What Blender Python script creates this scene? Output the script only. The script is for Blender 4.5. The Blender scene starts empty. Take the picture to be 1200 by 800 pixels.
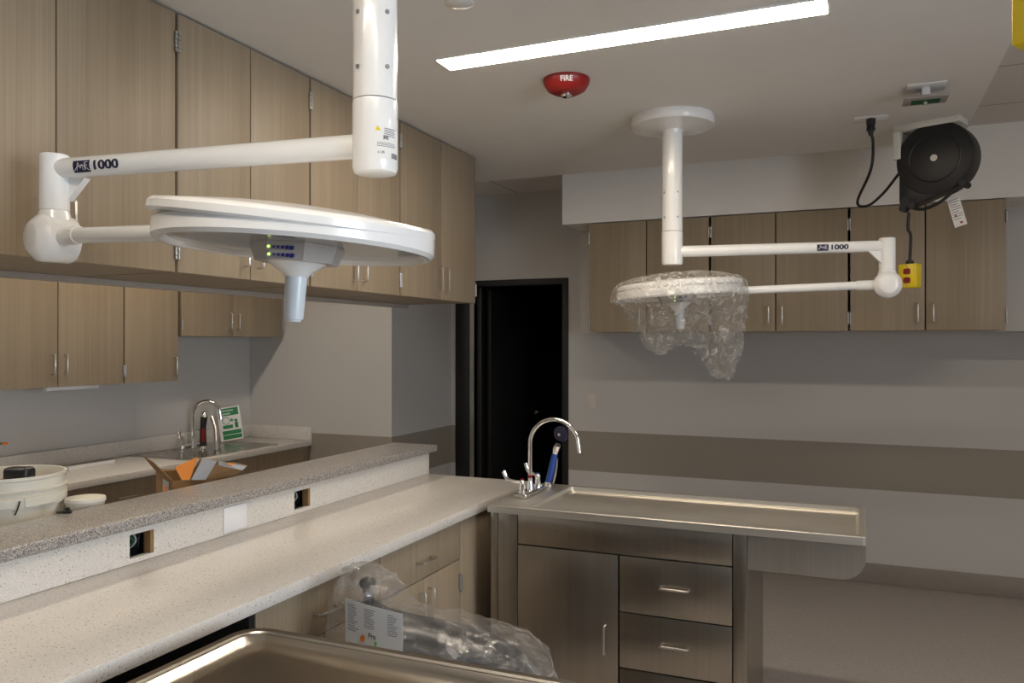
import bpy, bmesh, math, random
from mathutils import Vector, Matrix, noise
random.seed(7)
SC = bpy.context.scene
COL = SC.collection
PI = math.pi
H = 1.62                     # eye height
F = 944.0                    # focal length in pixels of the 1200 px frame
SN, CS = 0.3939, 0.9191      # camera turned 23.2 degrees to the left
HZ = 402.0
def atY(px, Y):              # x of a point seen at column px on the plane y = Y
    a = (px-600)/F
    return Y*(CS*a-SN)/(SN*a+CS)
def atX(px, X):              # y of a point seen at column px on the plane x = X
    a = (px-600)/F
    return X*(SN*a+CS)/(CS*a-SN)
def dep(x, y): return -SN*x + CS*y
def zat(py, x, y): return H - (py-HZ)/F*dep(x, y)
def cam(px, d):              # ground point at column px and depth d
    a = (px-600)/F
    return ((CS*a-SN)*d, (SN*a+CS)*d)

# ------------------------------------------------------------------ materials
def nt(name):
    m = bpy.data.materials.new(name); m.use_nodes = True
    t = m.node_tree; b = t.nodes['Principled BSDF']
    return m, t, b
def N(t, kind, **kw):
    n = t.nodes.new(kind)
    for k, v in kw.items():
        if k in n.inputs: n.inputs[k].default_value = v
        else: setattr(n, k, v)
    return n
def L(t, a, b): t.links.new(a, b)
def ramp(t, fac, stops, interp='LINEAR'):
    r = t.nodes.new('ShaderNodeValToRGB'); r.color_ramp.interpolation = interp
    e = r.color_ramp.elements
    while len(e) < len(stops): e.new(0.5)
    for k, (p, c) in enumerate(stops):
        e[k].position = p; e[k].color = (*c, 1)
    L(t, fac, r.inputs['Fac']); return r
def pos(t, scale=(1,1,1), obj=False):
    mp = N(t, 'ShaderNodeMapping'); mp.inputs['Scale'].default_value = scale
    if obj:
        L(t, N(t, 'ShaderNodeTexCoord').outputs['Object'], mp.inputs['Vector'])
    else:
        L(t, N(t, 'ShaderNodeNewGeometry').outputs['Position'], mp.inputs['Vector'])
    return mp.outputs['Vector']
def simple(name, col, rough=0.5, metal=0.0, var=0.04, scale=8, bump=0.0, bscale=200, spec=0.5, coat=0.0):
    m, t, b = nt(name)
    n = N(t, 'ShaderNodeTexNoise', Scale=scale, Detail=3.0); L(t, pos(t), n.inputs['Vector'])
    lo = tuple(max(0, c*(1-var)) for c in col); hi = tuple(min(1, c*(1+var)) for c in col)
    r = ramp(t, n.outputs['Fac'], [(0.3, lo), (0.7, hi)])
    L(t, r.outputs['Color'], b.inputs['Base Color'])
    b.inputs['Roughness'].default_value = rough; b.inputs['Metallic'].default_value = metal
    b.inputs['Specular IOR Level'].default_value = spec
    if coat: b.inputs['Coat Weight'].default_value = coat; b.inputs['Coat Roughness'].default_value = 0.08
    if bump:
        n2 = N(t, 'ShaderNodeTexNoise', Scale=bscale, Detail=2.0); L(t, pos(t), n2.inputs['Vector'])
        bp = N(t, 'ShaderNodeBump', Strength=bump, Distance=0.002); L(t, n2.outputs['Fac'], bp.inputs['Height'])
        L(t, bp.outputs['Normal'], b.inputs['Normal'])
    return m
def wood(name, dark, mid, light):
    m, t, b = nt(name)
    v = pos(t, (150, 150, 1.1))
    oi = N(t, 'ShaderNodeObjectInfo')
    ad = N(t, 'ShaderNodeVectorMath', operation='ADD'); L(t, v, ad.inputs[0])
    cb = N(t, 'ShaderNodeMath', operation='MULTIPLY'); cb.inputs[1].default_value = 37.0; L(t, oi.outputs['Random'], cb.inputs[0])
    L(t, cb.outputs[0], ad.inputs[1])
    n1 = N(t, 'ShaderNodeTexNoise', Scale=1.0, Detail=4.0, Roughness=0.65); L(t, ad.outputs[0], n1.inputs['Vector'])
    v2 = pos(t, (26, 26, 0.35))
    n2 = N(t, 'ShaderNodeTexNoise', Scale=1.0, Detail=2.0); L(t, v2, n2.inputs['Vector'])
    mx = N(t, 'ShaderNodeMix', data_type='FLOAT'); mx.inputs[0].default_value = 0.35
    L(t, n1.outputs['Fac'], mx.inputs[2]); L(t, n2.outputs['Fac'], mx.inputs[3])
    r = ramp(t, mx.outputs[0], [(0.33, dark), (0.5, mid), (0.67, light)])
    L(t, r.outputs['Color'], b.inputs['Base Color'])
    b.inputs['Roughness'].default_value = 0.48
    bp = N(t, 'ShaderNodeBump', Strength=0.08, Distance=0.001); L(t, n1.outputs['Fac'], bp.inputs['Height'])
    L(t, bp.outputs['Normal'], b.inputs['Normal'])
    return m
def speckle(name, base, dots, scale, thr, rough, big=None):
    m, t, b = nt(name)
    vo = N(t, 'ShaderNodeTexVoronoi', Scale=scale); L(t, pos(t), vo.inputs['Vector'])
    sep = N(t, 'ShaderNodeSeparateColor'); L(t, vo.outputs['Color'], sep.inputs['Color'])
    stops = [(0.0, dots[0])]
    for k, c in enumerate(dots[1:]): stops.append((thr*(k+1)/len(dots), c))
    stops.append((thr, base))
    r = ramp(t, sep.outputs['Red'], stops, 'CONSTANT')
    out = r.outputs['Color']
    if big:
        sc2, th2, col2 = big
        v2 = N(t, 'ShaderNodeTexVoronoi', Scale=sc2); L(t, pos(t), v2.inputs['Vector'])
        s2 = N(t, 'ShaderNodeSeparateColor'); L(t, v2.outputs['Color'], s2.inputs['Color'])
        lt = N(t, 'ShaderNodeMath', operation='LESS_THAN'); lt.inputs[1].default_value = th2; L(t, s2.outputs['Green'], lt.inputs[0])
        dl = N(t, 'ShaderNodeMath', operation='LESS_THAN'); dl.inputs[1].default_value = 0.45; L(t, v2.outputs['Distance'], dl.inputs[0])
        mu = N(t, 'ShaderNodeMath', operation='MULTIPLY'); L(t, lt.outputs[0], mu.inputs[0]); L(t, dl.outputs[0], mu.inputs[1])
        mx = N(t, 'ShaderNodeMix', data_type='RGBA'); L(t, mu.outputs[0], mx.inputs[0]); L(t, out, mx.inputs[6]); mx.inputs[7].default_value = (*col2, 1)
        out = mx.outputs[2]
    L(t, out, b.inputs['Base Color']); b.inputs['Roughness'].default_value = rough
    return m
def steel(name, col, rough, axis, metal=1.0):
    m, t, b = nt(name)
    sc = {'x': (1.2, 90, 90), 'z': (70, 70, 0.8), 'y': (90, 1.2, 90)}[axis]
    n = N(t, 'ShaderNodeTexNoise', Scale=1.0, Detail=5.0, Roughness=0.6); L(t, pos(t, sc), n.inputs['Vector'])
    n2 = N(t, 'ShaderNodeTexNoise', Scale=3.0, Detail=2.0); L(t, pos(t), n2.inputs['Vector'])
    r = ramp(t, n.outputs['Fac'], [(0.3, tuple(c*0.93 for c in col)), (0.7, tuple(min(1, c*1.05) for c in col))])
    L(t, r.outputs['Color'], b.inputs['Base Color']); b.inputs['Metallic'].default_value = metal
    mr = N(t, 'ShaderNodeMapRange'); mr.inputs[3].default_value = rough*0.95; mr.inputs[4].default_value = rough*1.06
    L(t, n2.outputs['Fac'], mr.inputs[0]); L(t, mr.outputs[0], b.inputs['Roughness'])
    b.inputs['Anisotropic'].default_value = 0.5
    return m
def emit(name, col, s):
    m, t, b = nt(name)
    b.inputs['Base Color'].default_value = (0.8, 0.8, 0.8, 1)
    b.inputs['Emission Color'].default_value = (*col, 1); b.inputs['Emission Strength'].default_value = s
    return m
def paint_wall(name, col, band, z0, z1):
    m, t, b = nt(name)
    g = N(t, 'ShaderNodeNewGeometry'); s = N(t, 'ShaderNodeSeparateXYZ'); L(t, g.outputs['Position'], s.inputs[0])
    a1 = N(t, 'ShaderNodeMath', operation='GREATER_THAN'); a1.inputs[1].default_value = z0; L(t, s.outputs['Z'], a1.inputs[0])
    a2 = N(t, 'ShaderNodeMath', operation='LESS_THAN'); a2.inputs[1].default_value = z1; L(t, s.outputs['Z'], a2.inputs[0])
    mu = N(t, 'ShaderNodeMath', operation='MULTIPLY'); L(t, a1.outputs[0], mu.inputs[0]); L(t, a2.outputs[0], mu.inputs[1])
    mx = N(t, 'ShaderNodeMix', data_type='RGBA'); L(t, mu.outputs[0], mx.inputs[0])
    mx.inputs[6].default_value = (*col, 1); mx.inputs[7].default_value = (*band, 1)
    n = N(t, 'ShaderNodeTexNoise', Scale=260.0, Detail=2.0); L(t, g.outputs['Position'], n.inputs['Vector'])
    bp = N(t, 'ShaderNodeBump', Strength=0.06, Distance=0.001); L(t, n.outputs['Fac'], bp.inputs['Height'])
    L(t, mx.outputs[2], b.inputs['Base Color']); L(t, bp.outputs['Normal'], b.inputs['Normal'])
    b.inputs['Roughness'].default_value = 0.6
    return m
def tile_ceiling(name, col):
    m, t, b = nt(name)
    g = N(t, 'ShaderNodeNewGeometry'); s = N(t, 'ShaderNodeSeparateXYZ'); L(t, g.outputs['Position'], s.inputs[0])
    def line(sock, off, step):
        a = N(t, 'ShaderNodeMath', operation='ADD'); a.inputs[1].default_value = off; L(t, sock, a.inputs[0])
        d = N(t, 'ShaderNodeMath', operation='PINGPONG'); d.inputs[1].default_value = step/2; L(t, a.outputs[0], d.inputs[0])
        c = N(t, 'ShaderNodeMath', operation='LESS_THAN'); c.inputs[1].default_value = 0.006; L(t, d.outputs[0], c.inputs[0])
        return c.outputs[0]
    mxv = N(t, 'ShaderNodeMath', operation='MAXIMUM')
    L(t, line(s.outputs['X'], 2.51+1.22*10, 1.22), mxv.inputs[0]); L(t, line(s.outputs['Y'], -4.71+0.64*20, 0.64), mxv.inputs[1])
    mx = N(t, 'ShaderNodeMix', data_type='RGBA'); L(t, mxv.outputs[0], mx.inputs[0])
    mx.inputs[6].default_value = (*col, 1); mx.inputs[7].default_value = tuple(c*0.55 for c in col)+(1,)
    n = N(t, 'ShaderNodeTexNoise', Scale=120.0, Detail=3.0); L(t, g.outputs['Position'], n.inputs['Vector'])
    bp = N(t, 'ShaderNodeBump', Strength=0.15, Distance=0.002); L(t, n.outputs['Fac'], bp.inputs['Height'])
    L(t, mx.outputs[2], b.inputs['Base Color']); L(t, bp.outputs['Normal'], b.inputs['Normal']); b.inputs['Roughness'].default_value = 0.85
    return m
def plastic_film(name, tint, lo, hi, scale, rough=0.12, stretch=(1, 1, 1)):
    m, t, b = nt(name); t.nodes.remove(b)
    out = t.nodes['Material Output']
    n = N(t, 'ShaderNodeTexNoise', Scale=scale, Detail=4.0, Roughness=0.6, Distortion=1.6); L(t, pos(t, stretch), n.inputs['Vector'])
    bp = N(t, 'ShaderNodeBump', Strength=0.9, Distance=0.012); L(t, n.outputs['Fac'], bp.inputs['Height'])
    tr = N(t, 'ShaderNodeBsdfTransparent'); tr.inputs['Color'].default_value = (0.95, 0.95, 0.95, 1)
    gl = N(t, 'ShaderNodeBsdfGlossy'); gl.inputs['Roughness'].default_value = rough; L(t, bp.outputs['Normal'], gl.inputs['Normal'])
    df = N(t, 'ShaderNodeBsdfDiffuse'); df.inputs['Color'].default_value = (*tint, 1); L(t, bp.outputs['Normal'], df.inputs['Normal'])
    tl = N(t, 'ShaderNodeBsdfTranslucent'); tl.inputs['Color'].default_value = (*tint, 1)
    m1 = N(t, 'ShaderNodeMixShader'); m1.inputs[0].default_value = 0.4; L(t, df.outputs[0], m1.inputs[1]); L(t, tl.outputs[0], m1.inputs[2])
    m2 = N(t, 'ShaderNodeMixShader'); m2.inputs[0].default_value = 0.22; L(t, m1.outputs[0], m2.inputs[1]); L(t, gl.outputs[0], m2.inputs[2])
    r = ramp(t, n.outputs['Fac'], [(0.46, (lo,)*3), (0.53, (lo*1.8,)*3), (0.68, (hi,)*3)])
    m3 = N(t, 'ShaderNodeMixShader'); L(t, r.outputs['Color'], m3.inputs[0]); L(t, tr.outputs[0], m3.inputs[1]); L(t, m2.outputs[0], m3.inputs[2])
    L(t, m3.outputs[0], out.inputs['Surface'])
    return m

WALLC, BAND = (0.56, 0.545, 0.525), (0.30, 0.265, 0.225)
M = {}
M['wall'] = paint_wall('wall_paint', WALLC, BAND, 0.632, 0.940)
M['wall_plain'] = simple('plain_wall_paint', WALLC, 0.6, var=0.01, bump=0.05, bscale=260)
M['soffit'] = simple('soffit_paint_lit', (0.80, 0.775, 0.74), 0.6, var=0.01, bump=0.04, bscale=260)  # lightened so the colour carries strip light glow the soffit lacks
M['ceiling'] = simple('ceiling_paint', (0.74, 0.72, 0.69), 0.8, var=0.01)
M['tiles'] = tile_ceiling('ceiling_tiles', (0.66, 0.62, 0.58))
M['floor'] = speckle('vinyl_floor', (0.40, 0.36, 0.33), [(0.34, 0.31, 0.28), (0.45, 0.41, 0.38)], 220, 0.5, 0.45)
M['base'] = simple('cove_base', (0.27, 0.24, 0.21), 0.5)
M['wood'] = wood('ash_laminate', (0.265, 0.205, 0.138), (0.31, 0.244, 0.168), (0.355, 0.284, 0.202))
M['carcass'] = simple('cabinet_interior_edge', (0.10, 0.075, 0.05), 0.6)
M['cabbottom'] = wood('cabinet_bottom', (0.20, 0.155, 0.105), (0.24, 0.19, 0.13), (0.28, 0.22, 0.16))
M['rail'] = simple('grey_edge_rail', (0.36, 0.32, 0.28), 0.5)
M['quartz'] = speckle('white_quartz', (0.70, 0.67, 0.63), [(0.56, 0.53, 0.49), (0.63, 0.60, 0.56), (0.76, 0.73, 0.69)], 420, 0.30, 0.25, big=(170, 0.05, (0.40, 0.37, 0.34)))
M['granite'] = speckle('grey_granite', (0.36, 0.335, 0.315), [(0.09, 0.085, 0.08), (0.22, 0.205, 0.19), (0.56, 0.535, 0.51), (0.29, 0.27, 0.255)], 400, 0.72, 0.3)
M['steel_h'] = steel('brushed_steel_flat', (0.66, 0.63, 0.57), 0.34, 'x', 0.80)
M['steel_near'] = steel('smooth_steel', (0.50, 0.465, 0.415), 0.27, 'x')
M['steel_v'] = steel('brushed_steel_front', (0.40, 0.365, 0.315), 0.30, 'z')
M['steel_o'] = steel('overhang_steel', (0.46, 0.43, 0.385), 0.30, 'z', 0.75)  # paler and less metallic than the table's fronts
M['chrome'] = simple('chrome', (0.85, 0.85, 0.86), 0.08, 1.0, var=0.02)
M['nickel'] = simple('satin_nickel', (0.68, 0.66, 0.63), 0.28, 1.0, var=0.03)
M['hinge'] = simple('hinge_steel', (0.45, 0.44, 0.42), 0.35, 1.0, var=0.06)
M['dark'] = simple('recess_shade', (0.012, 0.011, 0.010), 0.7)  # near-black that puts shade into the open bay, seams and socket slots
M['white'] = simple('white_enamel', (0.84, 0.84, 0.83), 0.22, var=0.01, coat=0.4)
M['cream'] = simple('cream_enamel', (0.78, 0.74, 0.67), 0.35, var=0.01)
M['lens'] = simple('lamp_lens', (0.30, 0.28, 0.26), 0.18, var=0.03, coat=0.6)
M['pad'] = simple('control_pad_grey', (0.33, 0.31, 0.32), 0.4)
M['hub'] = simple('lamp_hub', (0.42, 0.39, 0.36), 0.3, var=0.03)
M['frost'] = simple('handle_plastic', (0.74, 0.79, 0.82), 0.3, var=0.02)
M['navy'] = simple('navy_print', (0.012, 0.012, 0.05), 0.4)
M['print_white'] = simple('white_print', (0.8, 0.8, 0.8), 0.5)
M['print_grey'] = simple('grey_print', (0.16, 0.16, 0.17), 0.6)
M['print_pale'] = simple('pale_print', (0.33, 0.33, 0.34), 0.6)
M['paper'] = simple('paper', (0.78, 0.77, 0.75), 0.6, var=0.02)
M['yellow'] = simple('yellow_plastic', (0.80, 0.60, 0.010), 0.35, var=0.03)
M['led'] = emit('green_led', (0.6, 0.9, 0.05), 1.1)
M['blue_button'] = simple('blue_buttons', (0.03, 0.03, 0.22), 0.4)
M['black'] = simple('black_plastic', (0.012, 0.012, 0.013), 0.4)
M['rubber'] = simple('black_rubber', (0.010, 0.010, 0.011), 0.55)
M['red'] = simple('red_plastic', (0.24, 0.008, 0.008), 0.4)
M['orange'] = simple('orange_paper', (0.85, 0.27, 0.03), 0.6)
M['green'] = simple('green_print', (0.015, 0.22, 0.07), 0.5)
M['limegreen'] = simple('lime_print', (0.15, 0.6, 0.06), 0.5)
M['pcb'] = simple('green_board', (0.01, 0.10, 0.04), 0.4, var=0.2, scale=80)
M['blue'] = simple('blue_grip', (0.015, 0.06, 0.30), 0.4)
M['card'] = simple('cardboard', (0.25, 0.145, 0.062), 0.8, var=0.10, scale=20)
M['tape'] = simple('grey_tape', (0.42, 0.43, 0.45), 0.35)
M['pail'] = simple('pail_plastic', (0.72, 0.69, 0.60), 0.4)
M['doorblack'] = simple('black_door_paint', (0.006, 0.0057, 0.0057), 0.55)
M['darkroom'] = simple('dark_room_shade', (0.012, 0.012, 0.013), 0.8)  # near-black colour stands in for the room having no light
M['plate'] = simple('wall_plate', (0.66, 0.60, 0.54), 0.4)
M['white_plate'] = simple('white_plate', (0.82, 0.82, 0.83), 0.35)
M['greytray'] = simple('grey_tray', (0.30, 0.28, 0.26), 0.4)
M['bracket'] = simple('bracket_paint', (0.70, 0.68, 0.62), 0.4)
M['vinyl'] = simple('black_vinyl', (0.018, 0.018, 0.020), 0.3)
M['film'] = plastic_film('clear_film', (0.88, 0.85, 0.80), 0.15, 0.85, 20)
M['film_grey'] = plastic_film('grey_film', (0.72, 0.70, 0.67), 0.13, 0.52, 13, 0.12, (.5, .7, 1.5))
M['light'] = emit('warm_diffuser', (1.0, 0.865, 0.70), 44.0)
M['light_soft'] = emit('soft_warm_diffuser', (1.0, 0.87, 0.71), 29.0)
M['glass'] = emit('daylit_window', (0.84, 0.91, 1.0), 8.0)
M['copper'] = simple('copper_wire', (0.5, 0.25, 0.12), 0.3, 0.8)

# ------------------------------------------------------------------ mesh builder
ORIGIN = {}
def angle_to(v):
    return Vector((0, 0, 1)).rotation_difference(Vector(v).normalized()).to_matrix().to_4x4()
class B:
    def __init__(self): self.bm = bmesh.new()
    def _merge(self, tmp, mtx=None):
        if mtx is not None: bmesh.ops.transform(tmp, matrix=mtx, verts=tmp.verts)
        me = bpy.data.meshes.new('tmp'); tmp.to_mesh(me); tmp.free()
        self.bm.from_mesh(me); bpy.data.meshes.remove(me)
        return self
    def box(self, x0, x1, y0, y1, z0, z1, bev=0.0, seg=2, mtx=None):
        t = bmesh.new(); bmesh.ops.create_cube(t, size=1.0)
        for v in t.verts:
            v.co = Vector(((x0+x1)/2+v.co.x*(x1-x0), (y0+y1)/2+v.co.y*(y1-y0), (z0+z1)/2+v.co.z*(z1-z0)))
        if bev: bmesh.ops.bevel(t, geom=t.edges[:], offset=bev, segments=seg, profile=0.5, affect='EDGES')
        return self._merge(t, mtx)
    def cyl(self, p0, p1, r0, r1=None, n=24, bev=0.0):
        p0, p1 = Vector(p0), Vector(p1); r1 = r0 if r1 is None else r1
        t = bmesh.new()
        l = (p1-p0).length
        bmesh.ops.create_cone(t, cap_ends=True, segments=n, radius1=r0, radius2=r1, depth=l)
        if bev:
            es = [e for e in t.edges if abs(abs(e.verts[0].co.z)-l/2) < 1e-6 and abs(e.verts[0].co.z-e.verts[1].co.z) < 1e-6]
            bmesh.ops.bevel(t, geom=es, offset=bev, segments=3, profile=0.5, affect='EDGES')
        return self._merge(t, Matrix.Translation((p0+p1)/2) @ angle_to(p1-p0))
    def ball(self, c, r, n=16, sq=(1,1,1)):
        t = bmesh.new(); bmesh.ops.create_uvsphere(t, u_segments=n, v_segments=max(6, n//2), radius=r)
        return self._merge(t, Matrix.Translation(c) @ Matrix.Diagonal((*sq, 1)))
    def lathe(self, prof, mtx=None, n=48, closed=False):
        t = bmesh.new(); rings = []
        for r, z in prof:
            if r < 1e-6: rings.append([t.verts.new((0, 0, z))])
            else: rings.append([t.verts.new((r*math.cos(2*PI*k/n), r*math.sin(2*PI*k/n), z)) for k in range(n)])
        pairs = list(zip(rings, rings[1:]))
        if closed: pairs.append((rings[-1], rings[0]))
        for a, b in pairs:
            for k in range(n):
                f = [a[k % len(a)], a[(k+1) % len(a)], b[(k+1) % len(b)], b[k % len(b)]]
                u = []
                for v in f:
                    if v not in u: u.append(v)
                if len(u) > 2:
                    try: t.faces.new(u)
                    except ValueError: pass
        bmesh.ops.recalc_face_normals(t, faces=t.faces)
        return self._merge(t, mtx)
    def loft(self, rings, cap0=True, cap1=True, mtx=None, closed=True):
        t = bmesh.new(); R = [[t.verts.new(p) for p in r] for r in rings]
        n = len(R[0])
        for a, b in zip(R, R[1:]):
            for k in range(n if closed else n-1):
                t.faces.new((a[k], a[(k+1) % n], b[(k+1) % n], b[k]))
        if cap0: t.faces.new(R[0][::-1])
        if cap1: t.faces.new(R[-1])
        bmesh.ops.recalc_face_normals(t, faces=t.faces)
        return self._merge(t, mtx)
    def prism(self, pts, d, mtx=None, bev=0.0):     # polygon in local xy, thickness d along +z
        t = bmesh.new()
        a = [t.verts.new((x, y, 0)) for x, y in pts]; b = [t.verts.new((x, y, d)) for x, y in pts]
        n = len(pts); t.faces.new(a[::-1]); t.faces.new(b)
        for k in range(n): t.faces.new((a[k], a[(k+1) % n], b[(k+1) % n], b[k]))
        bmesh.ops.recalc_face_normals(t, faces=t.faces)
        if bev: bmesh.ops.bevel(t, geom=t.edges[:], offset=bev, segments=2, profile=0.5, affect='EDGES')
        return self._merge(t, mtx)
    def tube(self, pts, r, n=12, smooth=0, caps=True):
        P = [Vector(p) for p in pts]
        if smooth:
            Q = []
            for i in range(len(P)-1):
                p0 = P[max(i-1, 0)]; p1 = P[i]; p2 = P[i+1]; p3 = P[min(i+2, len(P)-1)]
                for k in range(smooth):
                    s = k/smooth
                    Q.append(0.5*((2*p1)+(p2-p0)*s+(2*p0-5*p1+4*p2-p3)*s*s+(3*p1-p0-3*p2+p3)*s**3))
            Q.append(P[-1]); P = Q
        rings = []; up = None
        for i, p in enumerate(P):
            d = (P[min(i+1, len(P)-1)]-P[max(i-1, 0)]).normalized()
            if up is None: up = d.orthogonal().normalized()
            up = (up-d*up.dot(d)).normalized(); s = d.cross(up)
            rr = r[i] if isinstance(r, (list, tuple)) else r
            rings.append([p+up*rr*math.cos(2*PI*k/n)+s*rr*math.sin(2*PI*k/n) for k in range(n)])
        return self.loft(rings, caps, caps)
    def text(self, s, size, mtx, ext=0.0004, bold=0.0, fn=None, cuts=0, align='CENTER'):
        cu = bpy.data.curves.new('t', 'FONT'); cu.body = s; cu.size = size; cu.align_x = align; cu.align_y = 'CENTER'
        cu.extrude = ext; cu.offset = bold; cu.resolution_u = 4
        o = bpy.data.objects.new('t', cu); COL.objects.link(o)
        dg = bpy.context.evaluated_depsgraph_get()
        me = bpy.data.meshes.new_from_object(o.evaluated_get(dg))
        t = bmesh.new(); t.from_mesh(me)
        bpy.data.objects.remove(o); bpy.data.curves.remove(cu); bpy.data.meshes.remove(me)
        for k in range(cuts):
            c = size*(-0.5+(k+0.5)/cuts)
            bmesh.ops.bisect_plane(t, geom=t.verts[:]+t.edges[:]+t.faces[:], plane_co=(0, c, 0), plane_no=(0, 1, 0))
        if fn:
            for v in t.verts: v.co = fn(v.co)
        return self._merge(t, mtx)
    def patch(self, x0, x1, y0, y1, fn, nx=8, ny=6, th=0.0006):   # thin curved plate, fn maps local (x,y,z)
        t = bmesh.new(); bmesh.ops.create_grid(t, x_segments=nx, y_segments=ny, size=0.5)
        for v in t.verts: v.co = Vector(((x0+x1)/2+v.co.x*(x1-x0), (y0+y1)/2+v.co.y*(y1-y0), 0))
        r = bmesh.ops.extrude_face_region(t, geom=t.faces[:])
        for v in [g for g in r['geom'] if isinstance(g, bmesh.types.BMVert)]: v.co.z += th
        for v in t.verts: v.co = fn(v.co)
        bmesh.ops.recalc_face_normals(t, faces=t.faces)
        return self._merge(t)
    def xf(self, mtx): bmesh.ops.transform(self.bm, matrix=mtx, verts=self.bm.verts); return self
    def build(self, name, mat, parent=None, smooth=True, angle=35, label=None):
        me = bpy.data.meshes.new(name)
        if parent is not None:
            bmesh.ops.translate(self.bm, vec=-ORIGIN[parent.name], verts=self.bm.verts)
        self.bm.to_mesh(me); self.bm.free()
        me.materials.append(mat)
        if smooth:
            for p in me.polygons: p.use_smooth = True
            me.set_sharp_from_angle(angle=math.radians(angle))
        o = bpy.data.objects.new(name, me); COL.objects.link(o)
        if parent is not None:
            o.parent = parent; ORIGIN[o.name] = ORIGIN[parent.name]
        else:
            ORIGIN[o.name] = Vector((0, 0, 0))
        if label: o['label'] = label
        return o
def thing(name, label, cat, loc, group=None):
    o = bpy.data.objects.new(name, None); COL.objects.link(o); o.location = loc; o.empty_display_size = 0.1
    ORIGIN[o.name] = Vector(loc); o['label'] = label; o['category'] = cat
    if group: o['group'] = group
    return o
def single(b, name, mat, label, cat, loc=(0,0,0), group=None, **kw):   # thing that is one mesh
    bmesh.ops.translate(b.bm, vec=-Vector(loc), verts=b.bm.verts)
    o = b.build(name, mat, **kw); o.location = loc; ORIGIN[o.name] = Vector(loc)
    o['label'] = label; o['category'] = cat
    if group: o['group'] = group
    return o
def struct(name, b, mat, **kw):
    o = b.build(name, mat, **kw); o['kind'] = 'structure'; return o
def rrect(x0, x1, y0, y1, r, z, n=6):
    pts = []
    for cx, cy, a0 in ((x1-r, y1-r, 0), (x0+r, y1-r, 90), (x0+r, y0+r, 180), (x1-r, y0+r, 270)):
        for k in range(n+1):
            a = math.radians(a0+90*k/n); pts.append((cx+r*math.cos(a), cy+r*math.sin(a), z))
    return pts
def frame(o, x, y, z=None):   # matrix with given axes
    x, y = Vector(x).normalized(), Vector(y).normalized(); z = x.cross(y) if z is None else Vector(z)
    m = Matrix((x, y, z)).transposed().to_4x4(); m.translation = Vector(o); return m

# ------------------------------------------------------------------ room shell
ZG, ZA = 2.71, 2.827
YB, YE = 5.96, 5.02
XL, XC = -4.40, -3.10
XR, YF = 3.2, -5.5
GX, GY = 0.513, 4.92
struct('floor', B().box(XL-.1, XR+.1, YF-.1, 9.0, -0.1, 0), M['floor'])
DX0, DX1, DZ = atY(558, YB), atY(666.2, YB), 2.132
PX0 = atY(534.5, YB)
struct('wall_back', B().box(XC-.02, PX0, YB, YB+.12, 0, ZA).box(DX1, XR, YB, YB+.12, 0, ZA).box(PX0, DX1, YB, YB+.12, DZ, ZA), M['wall'])
struct('wall_corner', B().box(XL, XC, YE, YB+.12, 0, ZA), M['wall'])
struct('wall_left', B().box(XL-.12, XL, YF, YB+.12, 0, ZA), M['wall_plain'])
struct('wall_right', B().box(XR, XR+.12, YF, -.6, 0, ZA).box(XR, XR+.12, 1.4, YB+.12, 0, ZA).box(XR, XR+.12, -.6, 1.4, 0, .95).box(XR, XR+.12, -.6, 1.4, 2.2, ZA), M['wall'])
struct('wall_front', B().box(XL-.12, XR+.12, YF-.12, YF, 0, ZA), M['wall'])
w = struct('window_1', B().box(XR+.02, XR+.1, -.6, -.54, .95, 2.2).box(XR+.02, XR+.1, 1.34, 1.4, .95, 2.2).box(XR+.02, XR+.1, -.54, 1.34, .95, 1.01).box(XR+.02, XR+.1, -.54, 1.34, 2.14, 2.2), M['white'])
B().box(XR+.05, XR+.06, -.54, 1.34, 1.01, 2.14).build('window_pane', M['glass'], w)
# lower plaster ceiling (a slab with a cut edge) and the tile ceiling above and around it
struct('ceiling', B().box(XL, GX, YF, GY, ZG, ZA), M['ceiling'])
struct('ceiling_tile_field', B().box(XL-.12, XR+.12, YF-.12, YB+.12, ZA, ZA+.05), M['tiles'])
SX0 = atY(659, 5.12)
struct('wall_soffit', B().box(SX0, XR, 5.12, YB, 2.418, ZA), M['soffit'])
struct('wall_chase', B().box(SX0, XR, 5.50, YB, 1.69, 2.418), M['wall_plain'])
struct('baseboard_back', B().box(DX1+.0, XR, YB-.012, YB, 0, .135, .004), M['base'])
struct('baseboard_corner', B().box(XC, XC+.012, YE, YB-.001, 0, .135, .004).box(XC-.6, XC, YE-.012, YE, 0, .135, .004), M['base'])
# room beyond the door, its lack of light put into near-black walls
struct('wall_dark_room', B().box(-3.9, -3.8, YB+.12, 8.6, 0, 2.6).box(-1.4, -1.3, YB+.12, 8.6, 0, 2.6).box(-3.9, -1.3, 8.6, 8.7, 0, 2.6).box(-3.9, -1.3, YB+.12, 8.7, 2.6, 2.7).box(-3.8, -1.4, YB+.13, 8.6, 0.0, 0.004), M['darkroom'])
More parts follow.
